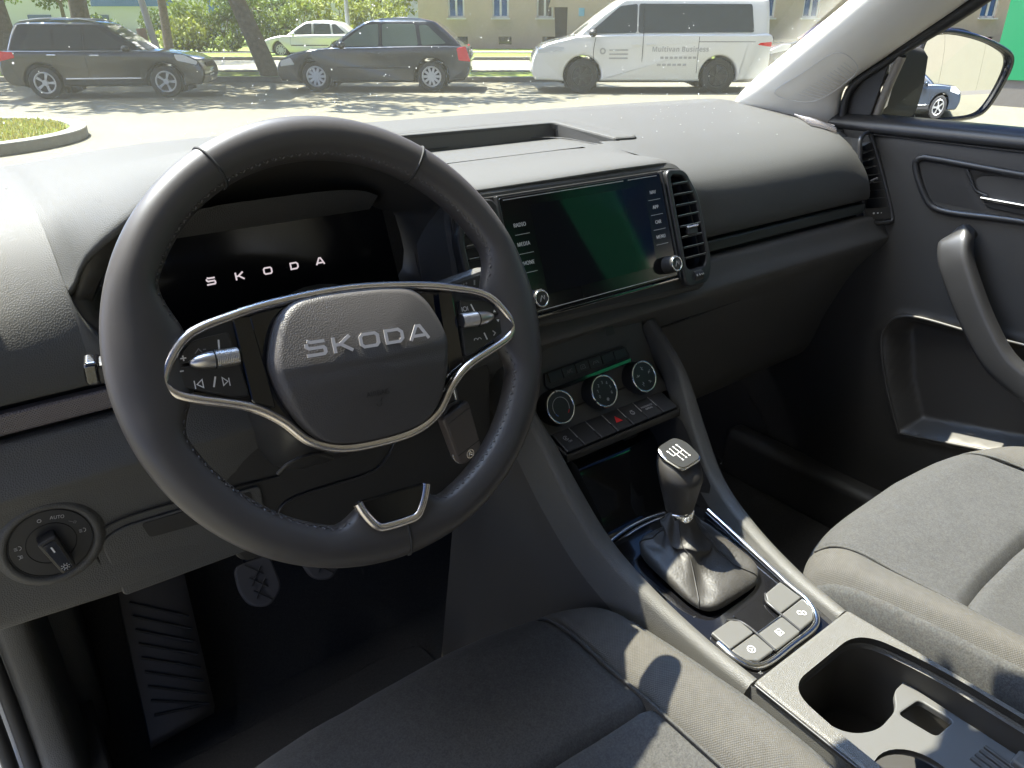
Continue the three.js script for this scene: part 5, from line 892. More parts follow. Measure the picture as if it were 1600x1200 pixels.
// ================================================================ OUTSIDE. Street frame: r metres along the street, f metres away from the car
const OUT = (r, f, y = GY) => [EYE.x + Math.cos(YAW) * r + Math.sin(YAW) * f, y, EYE.z + Math.sin(YAW) * r - Math.cos(YAW) * f];
const TURN = -YAW;
{
  const sheet = (name, r0, r1, f0, f1, dy, m) => { const g = new THREE.PlaneGeometry(r1 - r0, f1 - f0, 1, 1).rotateX(-Math.PI / 2); const o = struct(name, g, m); o.rotation.y = TURN; o.position.set(...OUT((r0 + r1) / 2, (f0 + f1) / 2, GY + dy)); return o; };
  const yard = M([1, 1, 1], 0.9, { map: toneTex(512, [0.12, 0.114, 0.083], 0.1, 5, 6, 0.12, 0.04), bumpMap: feltTex, bumpScale: 0.003 });
  const roadM = M([1, 1, 1], 0.9, { map: toneTex(512, [0.14, 0.135, 0.1], 0.08, 5, 8, 0.1, 0.03) });
  const grassM = M([1, 1, 1], 1, { map: toneTex(512, [0.13, 0.18, 0.025], 0.3, 9, 4, 0.3, 0.14), bumpMap: feltTex, bumpScale: 0.02 });
  const stone = M([1, 1, 1], 0.85, { map: toneTex(256, [0.19, 0.185, 0.16], 0.12, 8, 1.2, 0.1) });
  const ground = struct('ground', new THREE.PlaneGeometry(520, 520, 1, 1).rotateX(-Math.PI / 2), yard); ground.position.set(0, GY, 0);
  sheet('grass_verge', -70, 70, 20.9, 23.6, 0.09, grassM);
  sheet('road', -120, 120, 23.9, 33.2, 0.006, roadM);
  sheet('grass_verge', -120, 120, 33.4, 38.5, 0.09, grassM);
  sheet('pavement', -120, 120, 38.8, 43, 0.06, roadM);
  sheet('lawn', -120, -6, 43.2, 120, 0.05, grassM);
  sheet('grass_verge', -6, 60, 43.2, 47, 0.05, grassM);
  for (const [f, r0, r1] of [[20.75, -70, 70], [23.75, -70, 70], [33.3, -120, 120], [38.65, -120, 120]]) { const k = struct('kerb', rbox(r1 - r0, 0.26, 0.16, 0.02), stone); k.rotation.y = TURN; k.position.set(...OUT((r0 + r1) / 2, f, GY)); }
  // grass island with rounded end and its kerb
  const isl = thing('grass_island', 'mown grass island with a pale curved stone kerb at its end', 'island', OUT(-7.4, 9.75), TURN);
  const cap = (R, L) => { const s = new THREE.Shape(); s.moveTo(-L, -R); s.lineTo(0, -R); s.absarc(0, 0, R, -Math.PI / 2, Math.PI / 2, false); s.lineTo(-L, R); s.closePath(); return s; };
  const kerbS = slab(cap(1.82, 7), 0.14, 0.02, [new THREE.Path(cap(1.62, 6.8).getPoints(24).reverse())], 24).rotateX(-Math.PI / 2);
  part2(isl, 'kerb_stone', kerbS, stone);
  part2(isl, 'lawn', slab(cap(1.63, 6.9), 0.11, 0, [], 24).rotateX(-Math.PI / 2), grassM);
  const bl = new THREE.BufferGeometry(); bl.setAttribute('position', new THREE.Float32BufferAttribute([-0.006, 0, 0, 0.006, 0, 0, 0.002, 0.07, 0.012, -0.004, 0, 0.006, 0.007, 0, 0.005, -0.006, 0.06, -0.014], 3)); bl.computeVertexNormals();
  const blades = new THREE.InstancedMesh(bl, M([0.26, 0.29, 0.05], 0.9, { transmission: 0.3, thickness: 0, side: THREE.DoubleSide }), 14000); blades.name = 'grass'; blades.userData = { kind: 'stuff' };
  const m4 = new THREE.Matrix4(), q4 = new THREE.Quaternion(), cc = new THREE.Color();
  for (let i = 0; i < 14000; i++) { let x, z; do { x = rr(-5.5, 1.6); z = rr(-1.58, 1.58); } while (x > 0 && Math.hypot(x, z) > 1.58); q4.setFromEuler(new THREE.Euler(rr(-0.3, 0.3), rr(0, 6.3), rr(-0.3, 0.3))); const k = rr(0.6, 1.5); m4.compose(V(x, 0.11, z), q4, V(k * 1.6, k * 0.8, k * 1.6)); blades.setMatrixAt(i, m4); const t = rr(0.7, 1.3); blades.setColorAt(i, cc.setRGB(t * rr(0.9, 1.3), t, t)); }
  isl.add(blades);
}
function part2(parent, name, g, m) { const o = mesh(name, Array.isArray(g) ? merge(g) : g, m); parent.add(o); return o; }

// ---------------------------------------------------------------- vehicles
function makeCar(name, label, cat, o) {
  const t = thing(name, label, cat, o.pos, o.turn, o.group);
  const paint = M(o.color, 0.3, { clearcoat: 1, clearcoatRoughness: 0.05, metalness: o.metal || 0 });
  const dark = M([0.015, 0.015, 0.016], 0.6), glass = M(o.glass || [0.02, 0.024, 0.026], o.glassR || 0.1), lampM = M([0.6, 0.62, 0.65], 0.12, { clearcoat: 1 }), tailM = M([0.75, 0.015, 0.02], 0.2);
  const W = o.W, wr = o.wr, fx = o.wheels[1], rx = o.wheels[0], y0 = o.clear;
  const s = new THREE.Shape(); const pr = o.side;
  s.moveTo(pr[0][0], pr[0][1]);
  s.splineThru(pr.slice(1, -1).map(p => new THREE.Vector2(...p))); s.lineTo(pr[pr.length - 1][0], pr[pr.length - 1][1]);
  const ar = wr + 0.06;
  s.lineTo(fx + ar, y0); s.absarc(fx, wr, ar, Math.asin((y0 - wr) / ar), Math.PI - Math.asin((y0 - wr) / ar), false); s.lineTo(fx - ar, y0);
  s.lineTo(rx + ar, y0); s.absarc(rx, wr, ar, Math.asin((y0 - wr) / ar), Math.PI - Math.asin((y0 - wr) / ar), false); s.lineTo(rx - ar, y0);
  s.closePath();
  const bv = 0.1, body = new THREE.ExtrudeGeometry(s, { depth: W - 2 * bv, bevelEnabled: true, bevelThickness: bv, bevelSize: 0.045, bevelOffset: -0.045, bevelSegments: 5, curveSegments: 14 }).translate(0, 0, -W / 2 + bv);
  part2(t, 'body', toCreasedNormals(body, 0.6), paint);
  // cabin: lofted rings from the belt line to the roof
  const ring = (x0, x1, y, w, r, arch = 0) => { const pts = rpoly([[x0, -w], [x1, -w], [x1, w], [x0, w]], r).getPoints(6); return pts.map(p => [p.x, y + arch * (1 - ((p.x - (x0 + x1) / 2) / ((x1 - x0) / 2)) ** 2), p.y]); };
  const [b0, b1, r0, r1] = o.cab, yb = o.belt, yr = o.H, wb = W / 2 - 0.05, wt = W / 2 - o.tumble;
  const lev = [[b0, b1, yb - 0.05, wb, 0.12, 0], [b0, b1, yb, wb, 0.12, 0], [lerp(b0, r0, 0.5), lerp(b1, r1, 0.52), lerp(yb, yr, 0.52), lerp(wb, wt, 0.48), 0.12, 0], [lerp(b0, r0, 0.88), lerp(b1, r1, 0.9), lerp(yb, yr, 0.86), lerp(wb, wt, 0.9), 0.14, 0], [r0, r1, yr - 0.05, wt - 0.03, 0.18, 0.02], [r0 + 0.12, r1 - 0.16, yr - 0.012, wt - 0.16, 0.2, 0.03], [r0 + 0.5, r1 - 0.5, yr, wt - 0.4, 0.2, 0.035]];
  const rings = lev.map(l => ring(...l));
  const cab = part2(t, 'cabin', grid([...rings, rings[6].map(p => [(r0 + r1) / 2, yr + 0.03, 0])], { closeJ: true }), paint);
  const zAt = y => { const q = clamp((y - yb) / (yr - yb), 0, 1); return q < 0.52 ? lerp(wb, lerp(wb, wt, 0.48), q / 0.52) : lerp(lerp(wb, wt, 0.48), lerp(wb, wt, 0.9), (q - 0.52) / 0.34); };
  const side = (pts, sg, off) => { const g = new THREE.ShapeGeometry(rpoly(pts, 0.05), 5), p = g.attributes.position; for (let i = 0; i < p.count; i++) p.setZ(i, sg * (zAt(p.getY(i)) + off)); g.computeVertexNormals(); return g; };
  for (const sg of [1, -1]) { if (o.band) part2(cab, 'window_band', side(o.band, sg, 0.006), dark); for (const wdw of o.windows) part2(cab, 'side_window', side(wdw, sg, 0.012), glass); }
  const q = (u, v, front) => { const q0 = v, x = front ? lerp(b1, r1, q0) : lerp(b0, r0, q0); const w = lerp(wb, wt, q0) - 0.08; return [x + (front ? 0.012 : -0.012), lerp(yb, yr - 0.05, q0), u * w]; };
  for (const fr of [true, false]) part2(cab, fr ? 'windscreen' : 'rear_window', grid([-1, -0.5, 0, 0.5, 1].map(u => [0.06, 0.35, 0.65, 0.9].map(v => { const p = q(u, v, fr); p[0] += (fr ? 1 : -1) * (v > 0.3 && v < 0.7 ? 0.012 : 0.004) - (fr ? 1 : -1) * 0.05 * Math.abs(u) ** 4; return p; }))), fr && o.screen ? o.screen : glass);
  // wheels
  const tyreP = [[wr * 0.66, -0.1], [wr * 0.94, -0.11], [wr, -0.085], [wr, 0.085], [wr * 0.94, 0.11], [wr * 0.66, 0.1]].map(p => new THREE.Vector2(...p));
  const tyre = new THREE.LatheGeometry(tyreP, 36).rotateX(Math.PI / 2), ringG = new THREE.TorusGeometry(wr * 0.64, 0.022, 8, 36).translate(0, 0, 0.085), backG = new THREE.CircleGeometry(wr * 0.66, 30).translate(0, 0, 0.03);
  const spokes = []; for (let k = 0; k < o.spokes; k++) { const a = k / o.spokes * 2 * Math.PI; for (const e of o.twin ? [-0.09, 0.09] : [0]) spokes.push(new THREE.BoxGeometry(wr * 0.56, o.twin ? 0.026 : 0.05, 0.03).translate(wr * 0.36, 0, 0.075).rotateZ(a + e)); }
  spokes.push(new THREE.CylinderGeometry(0.06, 0.07, 0.05, 16).rotateX(Math.PI / 2).translate(0, 0, 0.075), ringG);
  const rimG = merge(spokes), rimM = M(o.rim || [0.5, 0.5, 0.5], 0.35, { metalness: o.rim ? 0.2 : 0.8 });
  for (const x of [rx, fx]) for (const sg of [1, -1]) {
    const w = part2(t, 'wheel', tyre, dark); w.position.set(x, wr, sg * (W / 2 - 0.12)); if (sg < 0) w.rotation.y = Math.PI;
    part2(w, 'rim', rimG, rimM); part2(w, 'brake_disc', backG, dark);
  }
  part2(t, 'arch_liner', [rx, fx].flatMap(x => [1, -1].map(sg => new THREE.BoxGeometry(2 * wr, wr * 1.5, 0.3).translate(x, wr * 1.05, sg * (W / 2 - 0.42)))), dark);
  part2(t, 'underside', new THREE.BoxGeometry(o.L * 0.8, 0.15, W - 0.3).translate(0, y0 + 0.06, 0), dark);
  // lamps, bumpers, plates, handles, mirrors, seams
  const poly = (pts, sg, nm, m, th = 0.03, z = W / 2 - 0.024) => part2(t, nm, slab(rpoly(pts, 0.03), th, 0.008).translate(0, 0, sg > 0 ? z : -z - th), m);
  for (const sg of [1, -1]) {
    poly(o.head, sg, 'headlight', lampM); poly(o.tail, sg, 'tail_light', tailM);
    for (const [x, y] of o.handles) part2(t, 'door_handle', rbox(0.2, 0.03, 0.03, 0.01).translate(x, y, sg * (W / 2 + 0.004)), o.handleM || paint);
    part2(t, 'side_mirror', new THREE.SphereGeometry(0.1, 14, 10).scale(0.9, 0.75, 1.1).translate(b1 - 0.35, yb + 0.06, sg * (W / 2 + 0.08)), o.mirrorM || paint);
    for (const sm of o.seams) part2(t, 'door_seam', tube(sm.map(([x, y]) => [x, y, sg * (y > yb ? zAt(y) + 0.002 : W / 2 - 0.0005 - (y < 0.4 ? 0.02 : 0))]), 0.006, { n: 16, seg: 5 }), dark);
    if (o.sill) part2(t, 'sill_strip', rbox(o.sill[1] - o.sill[0], 0.035, 0.03, 0.01).translate((o.sill[0] + o.sill[1]) / 2, o.sill[2], sg * (W / 2 + 0.006)), o.sillM || dark);
    if (o.clad) part2(t, 'side_cladding', rbox(fx - rx - 2 * ar, 0.15, 0.05, 0.02).translate((rx + fx) / 2, y0 + 0.1, sg * (W / 2 - 0.02)), dark);
    if (o.rails) part2(t, 'roof_rail', tube([[r0 + 0.1, yr - 0.02, sg * (wt - 0.08)], [lerp(r0, r1, 0.3), yr + 0.035, sg * (wt - 0.1)], [lerp(r0, r1, 0.7), yr + 0.035, sg * (wt - 0.1)], [r1 - 0.1, yr - 0.01, sg * (wt - 0.08)]], 0.016, { n: 24 }), rimM);
  }
  part2(t, 'grille', rbox(0.04, 0.2, W * 0.5, 0.02).translate(o.nose[0], o.nose[1], 0), dark);
  part2(t, 'number_plate', rbox(0.02, 0.11, 0.52, 0.005).translate(o.nose[0] + 0.03, o.nose[1] - 0.16, 0), M([0.7, 0.7, 0.7], 0.5));
  part2(t, 'number_plate', rbox(0.02, 0.11, 0.52, 0.005).translate(-o.L / 2 + 0.02, 0.78, 0), M([0.7, 0.7, 0.7], 0.5));
  return t;
}
const silverM = M([0.6, 0.6, 0.62], 0.25, { metalness: 0.9 });
const suv = { L: 4.42, H: 1.64, W: 1.84, color: [0.012, 0.013, 0.015], wr: 0.345, wheels: [-1.33, 1.30], clear: 0.26, belt: 1.0, tumble: 0.24, cab: [-2.0, 0.92, -1.75, 0.05], metal: 0.2,
  side: [[-2.02, 0.28], [-2.15, 0.42], [-2.19, 0.62], [-2.17, 0.85], [-2.08, 1.02], [-1.2, 1.03], [0.0, 1.03], [0.85, 1.03], [1.3, 1.0], [1.75, 0.93], [2.02, 0.83], [2.16, 0.68], [2.2, 0.48], [2.12, 0.3], [2.05, 0.27]],
  band: [[-1.72, 1.05], [0.70, 1.05], [0.02, 1.52], [-1.45, 1.54]], windows: [[[-1.62, 1.07], [-1.02, 1.07], [-1.0, 1.50], [-1.42, 1.50]], [[-0.96, 1.07], [-0.36, 1.07], [-0.36, 1.51], [-0.94, 1.51]], [[-0.30, 1.07], [0.58, 1.07], [0.0, 1.49], [-0.30, 1.51]]],
  glass: [0.015, 0.018, 0.02], glassR: 0.3, spokes: 5, twin: true, head: [[1.62, 0.80], [2.05, 0.70], [2.08, 0.78], [1.80, 0.92], [1.58, 0.93]], tail: [[-2.19, 0.80], [-1.82, 0.88], [-1.84, 0.99], [-2.16, 1.02]], handles: [[-1.05, 0.93], [-0.14, 0.92]], handleM: silverM,
  seams: [[[-0.34, 1.45], [-0.34, 1.0], [-0.34, 0.42]], [[0.74, 0.98], [0.80, 0.7], [0.76, 0.42]], [[-1.1, 1.0], [-1.08, 0.75], [-0.92, 0.5]]], sill: [-0.85, 0.78, 0.43], sillM: silverM, clad: true, rails: true, nose: [2.16, 0.66] };
const hatch = { L: 4.3, H: 1.47, W: 1.76, color: [0.012, 0.016, 0.026], wr: 0.315, wheels: [-1.27, 1.28], clear: 0.2, belt: 0.89, tumble: 0.26, cab: [-1.98, 1.0, -1.32, 0.12], metal: 0.3,
  side: [[-2.0, 0.24], [-2.1, 0.4], [-2.14, 0.6], [-2.1, 0.82], [-1.98, 0.92], [-1.2, 0.94], [0.0, 0.92], [0.9, 0.9], [1.35, 0.86], [1.75, 0.78], [2.02, 0.66], [2.13, 0.5], [2.13, 0.34], [2.05, 0.22]],
  windows: [[[-1.62, 0.98], [-1.08, 0.94], [-1.02, 1.34], [-1.2, 1.34]], [[-1.0, 0.94], [-0.22, 0.93], [-0.22, 1.37], [-0.94, 1.36]], [[-0.14, 0.93], [0.78, 0.92], [0.14, 1.34], [-0.14, 1.37]]],
  glass: [0.10, 0.14, 0.12], spokes: 10, head: [[1.72, 0.56], [2.04, 0.52], [2.02, 0.64], [1.80, 0.70]], tail: [[-2.14, 0.62], [-1.88, 0.64], [-1.84, 0.88], [-2.04, 0.93]], handles: [[-0.95, 0.80], [-0.04, 0.79]],
  seams: [[[-0.18, 1.35], [-0.18, 0.9], [-0.18, 0.32]], [[0.78, 0.88], [0.82, 0.6], [0.78, 0.32]], [[-1.02, 0.9], [-1.0, 0.65], [-0.88, 0.4]]], sill: [-0.85, 0.8, 0.5], nose: [2.1, 0.5] };
const van = { L: 5.0, H: 1.9, W: 1.94, color: [0.72, 0.72, 0.7], wr: 0.345, wheels: [-1.48, 1.46], clear: 0.24, belt: 1.13, tumble: 0.2, cab: [-2.52, 1.62, -2.46, 0.62],
  side: [[-2.5, 0.28], [-2.56, 0.45], [-2.56, 0.8], [-2.54, 1.15], [-2.0, 1.17], [0, 1.17], [1.4, 1.15], [1.85, 1.08], [2.25, 0.98], [2.46, 0.84], [2.55, 0.64], [2.56, 0.42], [2.48, 0.27]],
  windows: [[[-2.16, 1.20], [0.30, 1.19], [0.30, 1.745], [-2.08, 1.74]], [[0.33, 1.19], [1.36, 1.17], [0.70, 1.70], [0.33, 1.745]]], glass: [0.06, 0.07, 0.072],
  spokes: 7, rim: [0.03, 0.03, 0.03], head: [[1.88, 0.84], [2.42, 0.80], [2.44, 0.88], [2.1, 0.94], [1.86, 0.92]], tail: [[-2.55, 0.92], [-2.25, 0.96], [-2.3, 1.0], [-2.55, 1.02]], handles: [[0.02, 0.97], [0.34, 0.97]], mirrorM: M([0.02, 0.02, 0.02], 0.5),
  seams: [[[0.19, 1.75], [0.19, 1.1], [0.19, 0.36]], [[1.2, 1.1], [1.24, 0.8], [1.16, 0.4]], [[-1.0, 1.12], [-1.0, 0.8], [-1.0, 0.4]], [[-1.0, 1.02], [-1.7, 1.02], [-2.2, 1.02]]], nose: [2.52, 0.6] };
const GRP = 'cars parked along the verge';
makeCar('parked_car', 'dark sport utility car with silver sill strip parked at the verge', 'car', { ...suv, pos: OUT(-8.33, 16.9), turn: TURN + rad(10), group: GRP }).scale.setScalar(0.87);
makeCar('parked_car', 'dark blue hatchback parked between the leaning tree and the white van', 'car', { ...hatch, pos: OUT(-3.05, 18.55), turn: TURN + Math.PI, group: GRP });
const vn = makeCar('parked_van', 'white passenger van with dark windows and grey door lettering', 'van', { ...van, pos: OUT(2.98, 18.3), turn: TURN + Math.PI, group: GRP });
{
  const grey = M([0.42, 0.42, 0.41], 0.6), put = (g, x, y) => part2(vn, 'door_lettering', g.rotateY(Math.PI).translate(x, y, -0.972), grey);
  put(words('Multivan Business', 0.10, { bold: true, depth: 0.003 }), -0.62, 0.88);
  put(merge(steps(0, 1, 7).map((t, i) => stroke([[-0.36 + 0.1 * i, 0], [-0.29 + 0.1 * i, 0]], 0.045, 0.003))), -0.56, 0.71);
  put(merge(steps(0, 1, 5).map((t, i) => stroke([[-0.36 + 0.11 * i, 0], [-0.28 + 0.11 * i, 0]], 0.045, 0.003))), -0.5, 0.57);
  put(merge([stroke(arc(-0.32, 0.06, 0.05, 0, 330, 12), 0.03, 0.003, true), ...[0.08, 0, -0.08].map(y => stroke([[-0.18, y], [0.22, y]], 0.03, 0.003))]), 0.72, 0.78);
}
makeCar('parked_car', 'silver white saloon parked across the road behind the hatchback', 'car', { ...hatch, color: [0.7, 0.7, 0.68], glass: [0.05, 0.06, 0.06], pos: OUT(-8.9, 36.6), turn: TURN + Math.PI });
makeCar('parked_car', 'dark car standing behind the white van', 'car', { ...suv, color: [0.03, 0.035, 0.035], pos: OUT(8.3, 20.5), turn: TURN + Math.PI });
makeCar('parked_car', 'dark blue car before the cream wall seen in the door mirror', 'car', { ...suv, color: [0.02, 0.03, 0.05], pos: [2.55, GY, 8.6], turn: 0.25 });

// ---------------------------------------------------------------- trees and shrubs
const leafMs = [[0.09, 0.14, 0.016], [0.15, 0.21, 0.02], [0.22, 0.26, 0.024], [0.075, 0.12, 0.016]].map(c => M(c, 0.9, { transmission: 0.35, thickness: 0, side: THREE.DoubleSide }));
function foliage(clumps, perClump, size, spread) {
  const pos = [], a = V(0, 0, 0), b = V(0, 0, 0), e = new THREE.Euler();
  for (const [cx, cy, cz, cr] of clumps) for (let i = 0; i < perClump; i++) {
    let x, y, z; do { x = rr(-1, 1); y = rr(-1, 1); z = rr(-1, 1); } while (x * x + y * y + z * z > 1);
    const k = cr * spread, s = size * rr(0.6, 1.4); e.set(rr(0, 6.3), rr(0, 6.3), rr(0, 6.3)); a.set(s, 0, 0).applyEuler(e); b.set(0, s * 0.55, 0).applyEuler(e);
    const p = [cx + x * k, cy + y * k * 0.8, cz + z * k], A = [p[0] - a.x, p[1] - a.y, p[2] - a.z], B = [p[0] + b.x, p[1] + b.y, p[2] + b.z], C = [p[0] + a.x, p[1] + a.y, p[2] + a.z], D = [p[0] - b.x, p[1] - b.y, p[2] - b.z];
    pos.push(...A, ...B, ...C, ...A, ...C, ...D);
  }
  const g = new THREE.BufferGeometry(); g.setAttribute('position', new THREE.Float32BufferAttribute(pos, 3)); g.computeVertexNormals(); return g;
}
const barkM = M([1, 1, 1], 0.95, { map: toneTex(256, [0.16, 0.13, 0.095], 0.3, 8, 0.8, 0.2), bumpMap: smudge(0, 1, 14, 30, 0.5), bumpScale: 0.03 });
function taper(pts, r0, r1, n = 14) { const c = new THREE.CatmullRomCurve3(pts.map(p => V(...p))), f = c.computeFrenetFrames(n, false); return grid(Array.from({ length: n + 1 }, (_, i) => { const p = c.getPointAt(i / n), r = lerp(r0, r1, i / n); return Array.from({ length: 12 }, (_, k) => { const a = k / 12 * 2 * Math.PI, q = p.clone().addScaledVector(f.normals[i], r * Math.cos(a) * (1 + 0.08 * Math.sin(3 * a))).addScaledVector(f.binormals[i], r * Math.sin(a)); return [q.x, q.y, q.z]; }); }), { closeJ: true }); }
function tree(name, label, r, f, o) {
  const t = thing(name, label, 'tree', OUT(r, f), TURN, o.group), [lx, lz] = o.lean || [0, 0], h = o.trunk;
  part2(t, 'trunk', taper([[0, -0.1, 0], [lx * 0.35, h * 0.35, lz * 0.35], [lx, h, lz]], o.r0, o.r0 * 0.7), barkM);
  const clumps = [];
  for (let k = 0; k < o.limbs; k++) { const a = k / o.limbs * 6.28 + rr(-0.4, 0.4), R = o.R * rr(0.5, 0.85), y = h + rr(0.25, 0.8) * o.ch; const e = [lx + Math.cos(a) * R, y, lz + Math.sin(a) * R]; part2(t, 'limb', taper([[lx, h * 0.96, lz], [lx + Math.cos(a) * R * 0.4, h + (y - h) * 0.6, lz + Math.sin(a) * R * 0.4], e], o.r0 * 0.4, 0.03, 8), barkM); }
  for (let k = 0; k < o.clumps; k++) { let x, y, z; do { x = rr(-1, 1); y = rr(-1, 1); z = rr(-1, 1); } while (x * x + y * y + z * z > 1); clumps.push([lx + x * o.R, h + o.ch * 0.55 + y * o.ch * 0.6, lz + z * o.R, rr(0.5, 1.1)]); }
  part2(t, 'crown', foliage(clumps, o.leaves, o.size, 1), leafMs[o.tone]);
}
const AV = 'trees along the verge';
tree('verge_tree', 'leaning grey trunk between the two dark parked cars', -6.55, 21.9, { trunk: 2.9, lean: [-1.05, 0], r0: 0.27, limbs: 7, R: 7.4, ch: 5.5, clumps: 180, leaves: 48, size: 0.2, tone: 0, group: AV });
tree('verge_tree', 'thick dark trunk standing behind the back of the dark sport utility car', -13.75, 22.2, { trunk: 3.2, lean: [-0.2, 0], r0: 0.34, limbs: 7, R: 7.6, ch: 5.5, clumps: 180, leaves: 48, size: 0.2, tone: 0, group: AV });
tree('verge_tree', 'slim pale trunk behind the roof of the dark sport utility car', -12.9, 24.6, { trunk: 3.4, lean: [0.1, 0], r0: 0.3, limbs: 5, R: 3.4, ch: 4, clumps: 40, leaves: 60, size: 0.11, tone: 1, group: AV });
tree('verge_tree', 'thin trunk beside the lamp post behind the sport utility car', -14.2, 33.6, { trunk: 3.4, lean: [0.1, 0], r0: 0.2, limbs: 5, R: 3.0, ch: 4, clumps: 40, leaves: 60, size: 0.12, tone: 1, group: AV });
for (const [r, f, h, R, tone, lab] of [[-21, 62, 3.0, 4.5, 1, 'rounded green tree far across the lawn beside the pale hall'], [-17.5, 56, 2.2, 4.6, 2, 'yellow green tree rising behind the hedge shrubs'], [-12.6, 54, 2.4, 4.8, 1, 'bushy tree behind the white saloon'], [-8.4, 52, 2.2, 4.2, 2, 'bright spring tree beside the beige house'], [-38, 70, 3.0, 5, 0, 'dark tree at the end of the lawn'], [-47, 74, 3.0, 6, 1, 'broad tree beyond the end of the pale hall']])
  tree('garden_tree', lab, r, f, { trunk: h, r0: 0.2, limbs: 5, R, ch: 5.5, clumps: 110, leaves: 60, size: 0.17, tone, group: 'trees across the road' });
function shrub(label, r, f, R, H, tone, n = 26) { const s = thing('shrub', label, 'shrub', OUT(r, f), TURN, 'shrubs across the road'); const cl = []; for (let k = 0; k < n; k++) cl.push([rr(-R, R), rr(0.15, 0.95) * H, rr(-R, R) * 0.7, rr(0.35, 0.7)]); part2(s, 'foliage', foliage(cl, 110, 0.1, 1), leafMs[tone]); for (let k = 0; k < 4; k++) part2(s, 'stem', taper([[rr(-0.2, 0.2), -0.05, rr(-0.2, 0.2)], [rr(-R, R) * 0.4, H * 0.4, 0], [rr(-R, R) * 0.7, H * 0.8, 0]], 0.04, 0.015, 5), barkM); }
[[-17.2, 42.5, 1.9, 2.0, 3], [-15.0, 41.5, 1.8, 2.3, 1], [-13.2, 41.8, 1.5, 2.6, 3], [-11.2, 41.6, 1.7, 2.8, 1], [-9.2, 42.2, 1.8, 2.6, 2], [-7.2, 42.4, 1.5, 2.8, 2], [-16.2, 40.4, 0.9, 1.5, 2]].forEach(([r, f, R, H, t], i) => shrub(['dark shrub at the end of the hedge next to the lawn', 'green shrub in the hedge row behind the leaning trunk', 'tall dark shrub in the hedge row', 'tall green shrub above the white saloon', 'yellow green shrub behind the hatchback roof', 'yellow green shrub next to the beige house corner', 'low bright shrub in front of the hedge'][i], r, f, R, H, t));
shrub('reddish flowering bush on the lawn before the pale hall', -31, 62, 1.6, 1.8, 0, 20);
shrub('yellow flower bed bush on the lawn behind the sport utility car', -25, 47, 2.2, 0.9, 2, 20);

// ---------------------------------------------------------------- buildings
function facade(t, W, H, holes, depth, m) { const s = rpoly([[0, 0], [W, 0], [W, H], [0, H]], 0.001); return part2(t, 'wall', slab(s, depth, 0, holes.map(([x, y, w, h]) => new THREE.Path([[x, y], [x, y + h], [x + w, y + h], [x + w, y]].map(p => new THREE.Vector2(...p))))).translate(0, 0, -depth), m); }
{
  const wallM = M([1, 1, 1], 0.95, { map: toneTex(256, [0.55, 0.46, 0.37], 0.07, 6, 5, 0.05, 0.03) }), paneM = M([0.03, 0.035, 0.04], 0.05, { clearcoat: 1 }), frameM = M([0.72, 0.72, 0.7], 0.5), plinthM = M([0.22, 0.19, 0.16], 0.9), doorM = M([0.11, 0.085, 0.075], 0.6);
  const t = thing('beige_house', 'long beige rendered house with white framed windows and brown door', 'building', OUT(-5.1, 47.6), TURN);
  const wins = [], low = [];
  for (let k = 0; k < 16; k++) { const x = 1.42 + k * 2.55; if (k === 3) continue; wins.push([x, 1.65, 0.95, 1.5], [x, 4.8, 0.95, 1.5]); low.push([x + 0.35, 0.25, 0.75, 0.42]); }
  const door = [7.2, 0.0, 1.1, 2.2];
  facade(t, 46, 8.4, [...wins, ...low, door], 0.3, wallM);
  for (const [x, y, w, h] of wins) { const p = part2(t, 'window', new THREE.BoxGeometry(w, h, 0.04).translate(x + w / 2, y + h / 2, -0.22), paneM); part2(p, 'window_frame', [[0, h / 2 - 0.05, w, 0.1], [0, -h / 2 + 0.05, w, 0.1], [-w / 2 + 0.05, 0, 0.1, h], [w / 2 - 0.05, 0, 0.1, h], [0, 0, 0.12, h]].map(([a, b, c, d]) => new THREE.BoxGeometry(c, d, 0.07).translate(x + w / 2 + a, y + h / 2 + b, -0.18)), frameM); part2(p, 'sill', new THREE.BoxGeometry(w + 0.16, 0.08, 0.2).translate(x + w / 2, y - 0.04, 0.06), frameM); }
  for (const [x, y, w, h] of low) part2(t, 'cellar_window', new THREE.BoxGeometry(w, h, 0.04).translate(x + w / 2, y + h / 2, -0.2), paneM);
  part2(t, 'door', new THREE.BoxGeometry(1.1, 2.2, 0.06).translate(7.75, 1.1, -0.2), doorM);
  part2(t, 'sign', new THREE.BoxGeometry(0.32, 0.42, 0.03).translate(9.1, 1.95, 0.02), M([0.25, 0.5, 0.7], 0.5));
  part2(t, 'side_wall', new THREE.BoxGeometry(0.3, 8.4, 9).translate(-0.15, 4.2, -4.5), wallM);
  part2(t, 'side_wall', new THREE.BoxGeometry(0.3, 8.4, 9).translate(46.15, 4.2, -4.5), wallM);
  part2(t, 'back', new THREE.BoxGeometry(45.9, 8.2, 0.2).translate(23, 4.1, -8.8), wallM);
  part2(t, 'roof', grid([[-0.5, 8.35, 0.5], [-0.5, 12, -4.5], [-0.5, 8.35, -9.5]].map(p => [p, [46.5, p[1], p[2]]])), M([0.2, 0.08, 0.05], 0.8));
}
